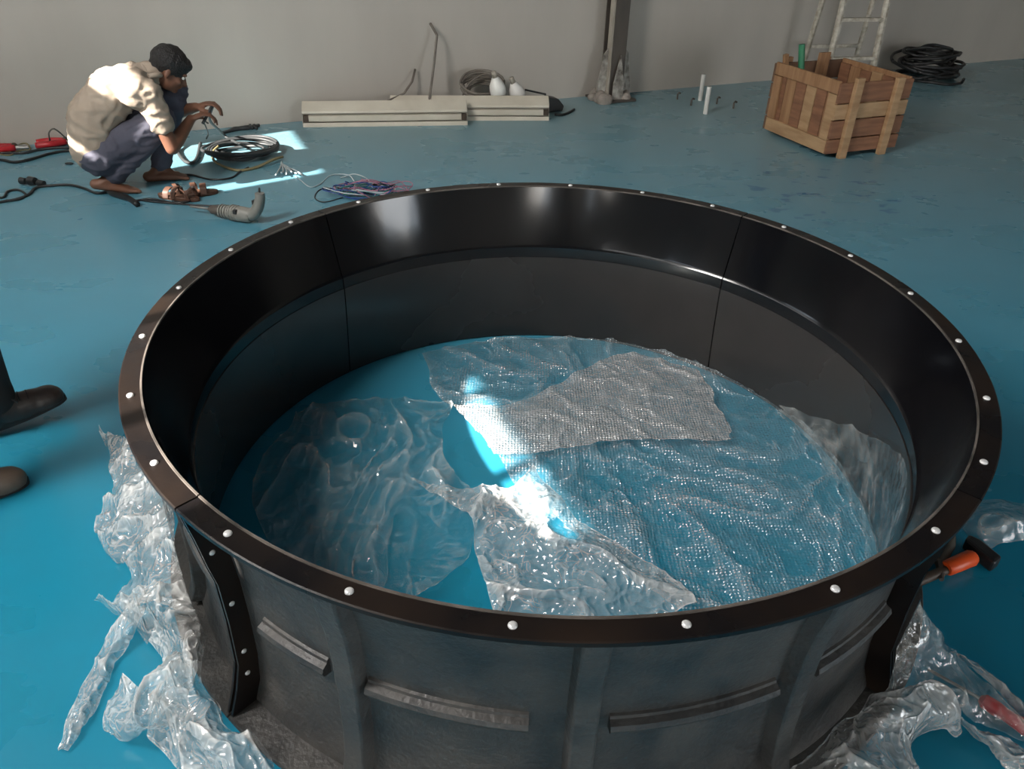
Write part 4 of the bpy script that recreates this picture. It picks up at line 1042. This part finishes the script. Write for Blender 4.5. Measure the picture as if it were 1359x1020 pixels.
film('plastic_film', [
    [(545, 640, .01), (610, 650, .02), (680, 655, .03), (705, 625, .04)],
    [(600, 670, .01), (645, 690, .03), (720, 700, .04), (765, 690, .03)],
    [(635, 730, .01), (690, 730, .03), (780, 740, .05), (840, 730, .03)],
    [(640, 785, .0), (720, 785, .02), (820, 790, .03), (900, 775, .02)],
    [(650, 830, .0), (740, 835, .0), (840, 840, .01), (930, 815, .01)]],
    M['film'], 'creased clear film fold in front of the bubble wrap', nu=130, nv=130, amp=0.05, freq=3.2, seed=4, clip=in_ring, folds=0.9)
def on_right_wall(p):
    d = Vector((p.x - RC.x, p.y - RC.y, 0)); r = d.length; lim = 0.945
    if r > lim: d *= lim / r
    return Vector((RC.x + d.x, RC.y + d.y, p.z))
def wallgrid(a0, a1, rows, cols_, z0, z1):
    g = []
    for j in range(rows):
        row = []
        for i in range(cols_):
            a = rad(a0 + (a1 - a0) * i / (cols_ - 1)); z = z0 + (z1(i / (cols_ - 1)) - z0) * j / (rows - 1)
            P = Vector((RC.x + .95 * cos(a), RC.y + .95 * sin(a), z)) - Vector((0, 0, CAM_H)); dd = P.dot(FW)
            row.append((CX + FPX * P.dot(RT) / dd, CY - FPX * P.dot(UP) / dd, z))
        g.append(row)
    return g
film('plastic_film', wallgrid(-40, 26, 4, 7, 0.004, lambda u: 0.37 - 0.33 * max(0, u - .35) / .65), M['film_clear'], 'clear film clinging to the right inner wall of the ring', nu=110, nv=70, amp=0.03, freq=3.6, seed=6, clip=on_right_wall)

def out_ring(p):
    d = Vector((p.x - RC.x, p.y - RC.y, 0)); r = d.length; lim = 1.10 if p.z < 0.03 else 1.045
    if r < lim and p.z < 0.58: d *= lim / r; return Vector((RC.x + d.x, RC.y + d.y, p.z))
    return p
# ------------------------------------------------------------------ plastic round the outside of the ring
film('plastic_film', [
    [(140, 572, .0), (172, 585, .08), (205, 600, .20), (245, 640, .34)],
    [(150, 640, .0), (185, 640, .08), (215, 660, .16), (262, 715, .22)],
    [(130, 705, .0), (170, 700, .07), (215, 720, .12), (262, 770, .16)],
    [(170, 760, .0), (195, 765, .08), (225, 775, .13), (262, 800, .12)],
    [(150, 810, .02), (190, 805, .13), (225, 805, .15), (258, 820, .12)]],
    M['film'], 'crumpled clear film bunched against the left outside of the ring', nu=120, nv=150, amp=0.055, freq=5.5, seed=7, clip=out_ring, folds=1.1, keep=0.10)
film('plastic_film', [
    [(120, 800, .03), (165, 790, .12), (210, 780, .15), (255, 790, .12)],
    [(190, 850, .01), (210, 830, .10), (235, 830, .14), (268, 850, .10)],
    [(215, 890, .0), (232, 880, .10), (250, 880, .13), (276, 900, .08)],
    [(200, 960, .0), (230, 930, .08), (265, 930, .10), (300, 960, .05)],
    [(240, 1030, .0), (275, 1010, .06), (310, 1000, .06), (350, 1000, .03)],
    [(280, 1060, .0), (310, 1050, .04), (340, 1050, .04), (365, 1050, .02)]],
    M['film'], 'crumpled clear film along the near left foot of the ring', nu=110, nv=170, amp=0.055, freq=6, seed=8, clip=out_ring, folds=1.2, keep=0.10)
film('plastic_film', [
    [(170, 800, .06), (182, 803, .08), (196, 808, .06)],
    [(130, 870, .0), (145, 872, .02), (160, 878, .0)],
    [(98, 945, .0), (112, 945, .02), (125, 950, .0)],
    [(70, 996, .0), (76, 998, .012), (84, 1000, .0)]],
    M['film'], 'narrow twisted tail of clear film stretched across the blue floor', nu=40, nv=120, amp=0.022, freq=9, seed=9, clip=out_ring, folds=1.2, keep=0.15)
film('plastic_film', [
    [(165, 912, .03), (195, 905, .10), (240, 880, .12), (270, 890, .10)],
    [(140, 950, .02), (180, 935, .10), (230, 905, .13), (268, 915, .09)],
    [(134, 980, .01), (175, 970, .07), (225, 950, .09), (262, 945, .06)],
    [(150, 992, .0), (190, 985, .02), (235, 975, .03), (270, 970, .02)]],
    M['film'], 'puffed pocket of clear film pointing left at ring foot', nu=100, nv=90, amp=0.045, freq=7, seed=10, clip=out_ring, folds=1.2, keep=0.12)
film('plastic_film', [
    [(1195, 790, .30), (1215, 805, .25), (1240, 840, .15), (1262, 868, .08)],
    [(1180, 900, .12), (1210, 890, .12), (1240, 890, .10), (1285, 895, .05)],
    [(1165, 930, .08), (1205, 920, .10), (1260, 920, .08), (1330, 940, .03)],
    [(1150, 950, .06), (1210, 945, .06), (1280, 950, .04), (1380, 1000, .01)]],
    M['film_clear'], 'thin clear film hanging off the near right side of the ring', nu=110, nv=110, amp=0.035, freq=5, seed=11, clip=out_ring, keep=0.16)
film('plastic_film', [
    [(1165, 930, .07), (1200, 912, .12), (1240, 915, .11), (1262, 935, .06)],
    [(1120, 975, .06), (1180, 950, .14), (1235, 945, .12), (1270, 965, .04)],
    [(1060, 1010, .03), (1130, 1000, .13), (1190, 985, .12), (1215, 1000, .04)],
    [(1030, 1050, .01), (1110, 1050, .10), (1170, 1050, .10), (1225, 1050, .02)]],
    M['film_grey'], 'cloudy grey film bunched at the near right foot of the ring', nu=110, nv=110, amp=0.05, freq=6, seed=12, clip=out_ring, keep=0.2)
film('plastic_film', [
    [(1250, 945, .04), (1275, 955, .05), (1300, 975, .04)],
    [(1285, 975, .02), (1305, 978, .04), (1330, 985, .02)],
    [(1320, 1010, .01), (1345, 1005, .03), (1370, 1005, .01)],
    [(1370, 1050, .0), (1390, 1040, .02), (1420, 1030, .0)]],
    M['film_grey'], 'narrow strip of cloudy film trailing to the lower right', nu=50, nv=90, amp=0.025, freq=8, seed=13, clip=out_ring, keep=0.1)
film('plastic_film', [
    [(1262, 868, .04), (1275, 870, .06), (1290, 880, .04)],
    [(1300, 900, .02), (1312, 900, .04), (1325, 912, .02)],
    [(1365, 965, .01), (1375, 960, .03), (1390, 970, .01)]],
    M['film_grey'], 'thin creased strip of film above the red-handled tool', nu=40, nv=80, amp=0.02, freq=9, seed=14, clip=out_ring, keep=0.1)
film('plastic_film', [
    [(1285, 668, .02), (1320, 664, .04), (1380, 672, .03)],
    [(1270, 690, .03), (1320, 692, .08), (1390, 695, .05)],
    [(1300, 735, .0), (1340, 722, .03), (1400, 715, .01)]],
    M['film_clear'], 'clear film sheet lying right of the ring', nu=70, nv=60, amp=0.02, freq=4, seed=15, clip=out_ring, keep=0.18)

# ------------------------------------------------------------------ tools to the right of the ring
a = at(1215, 772, .02); b = at(1322, 728, .02); ux = (b - a); ux.z = 0; L = ux.length; ux.normalize(); uy = Vector((-ux.y, ux.x, 0))
a.z = 0
t = thing('hammer', 'hammer-like tool with orange collar lying right of the ring', 'tool', a + ux * (L / 2))
MB().tube([a + EZ * .018, a + ux * (L * .42) + EZ * .018, a + ux * (L * .50) + EZ * .018], [0.015, 0.013, 0.012], 10).build('handle', M['brown'], t, 40)
MB().tube([a + ux * (L * .36) + EZ * .024, a + ux * (L * .38) + EZ * .024, a + ux * (L * .66) + EZ * .026, a + ux * (L * .69) + EZ * .026], [0.018, 0.022, 0.024, 0.020], 14).build('collar', M['orange'], t, 40)
MB().prism([(-0.024, -0.05), (0.018, -0.042), (0.022, 0.03), (0.010, 0.06), (-0.018, 0.05)], a + ux * (L * .82) + EZ * .024, ux, uy, EZ, 0.042).build('head', M['black'], t, False, 0.008)
pl = at(1228, 712, .02); pl2 = at(1262, 705, .02); pj = at(1248, 748, .02)
t = thing('pliers', 'small pliers with tan grips lying beside the orange collar', 'pliers', Vector((pj.x, pj.y, 0)))
for e in (pl, pl2):
    w = (e + pj) / 2 + (e - pl.lerp(pl2, .5)) * 0.35
    MB().tube(spline([pj + EZ * .0, w, e], 6), [0.011] * 6 + [0.013] * 7, 8).build('grip', M['cable_tan'], t, 'all')
MB().tube([pj, pj + (pj - pl.lerp(pl2, .5)) * 0.5], [0.014, 0.006], 8).build('jaw', M['steel'], t, 40)
a = at(1300, 926, .022); b = at(1372, 972, .022)
t = thing('screwdriver', 'red-handled screwdriver under film at lower right', 'screwdriver', Vector((a.x, a.y, 0)))
pr = [(0, .008), (.08, .017), (.3, .018), (.5, .015), (.9, .019), (1.0, .014)]
MB().tube([a.lerp(b, q) for q, r in pr], [r for q, r in pr], 12).build('handle', M['red'], t, 40)
MB().tube([a, a + (a - b) * 1.0 - EZ * 0.012], 0.004, 8).build('shaft', M['metal'], t, 40)
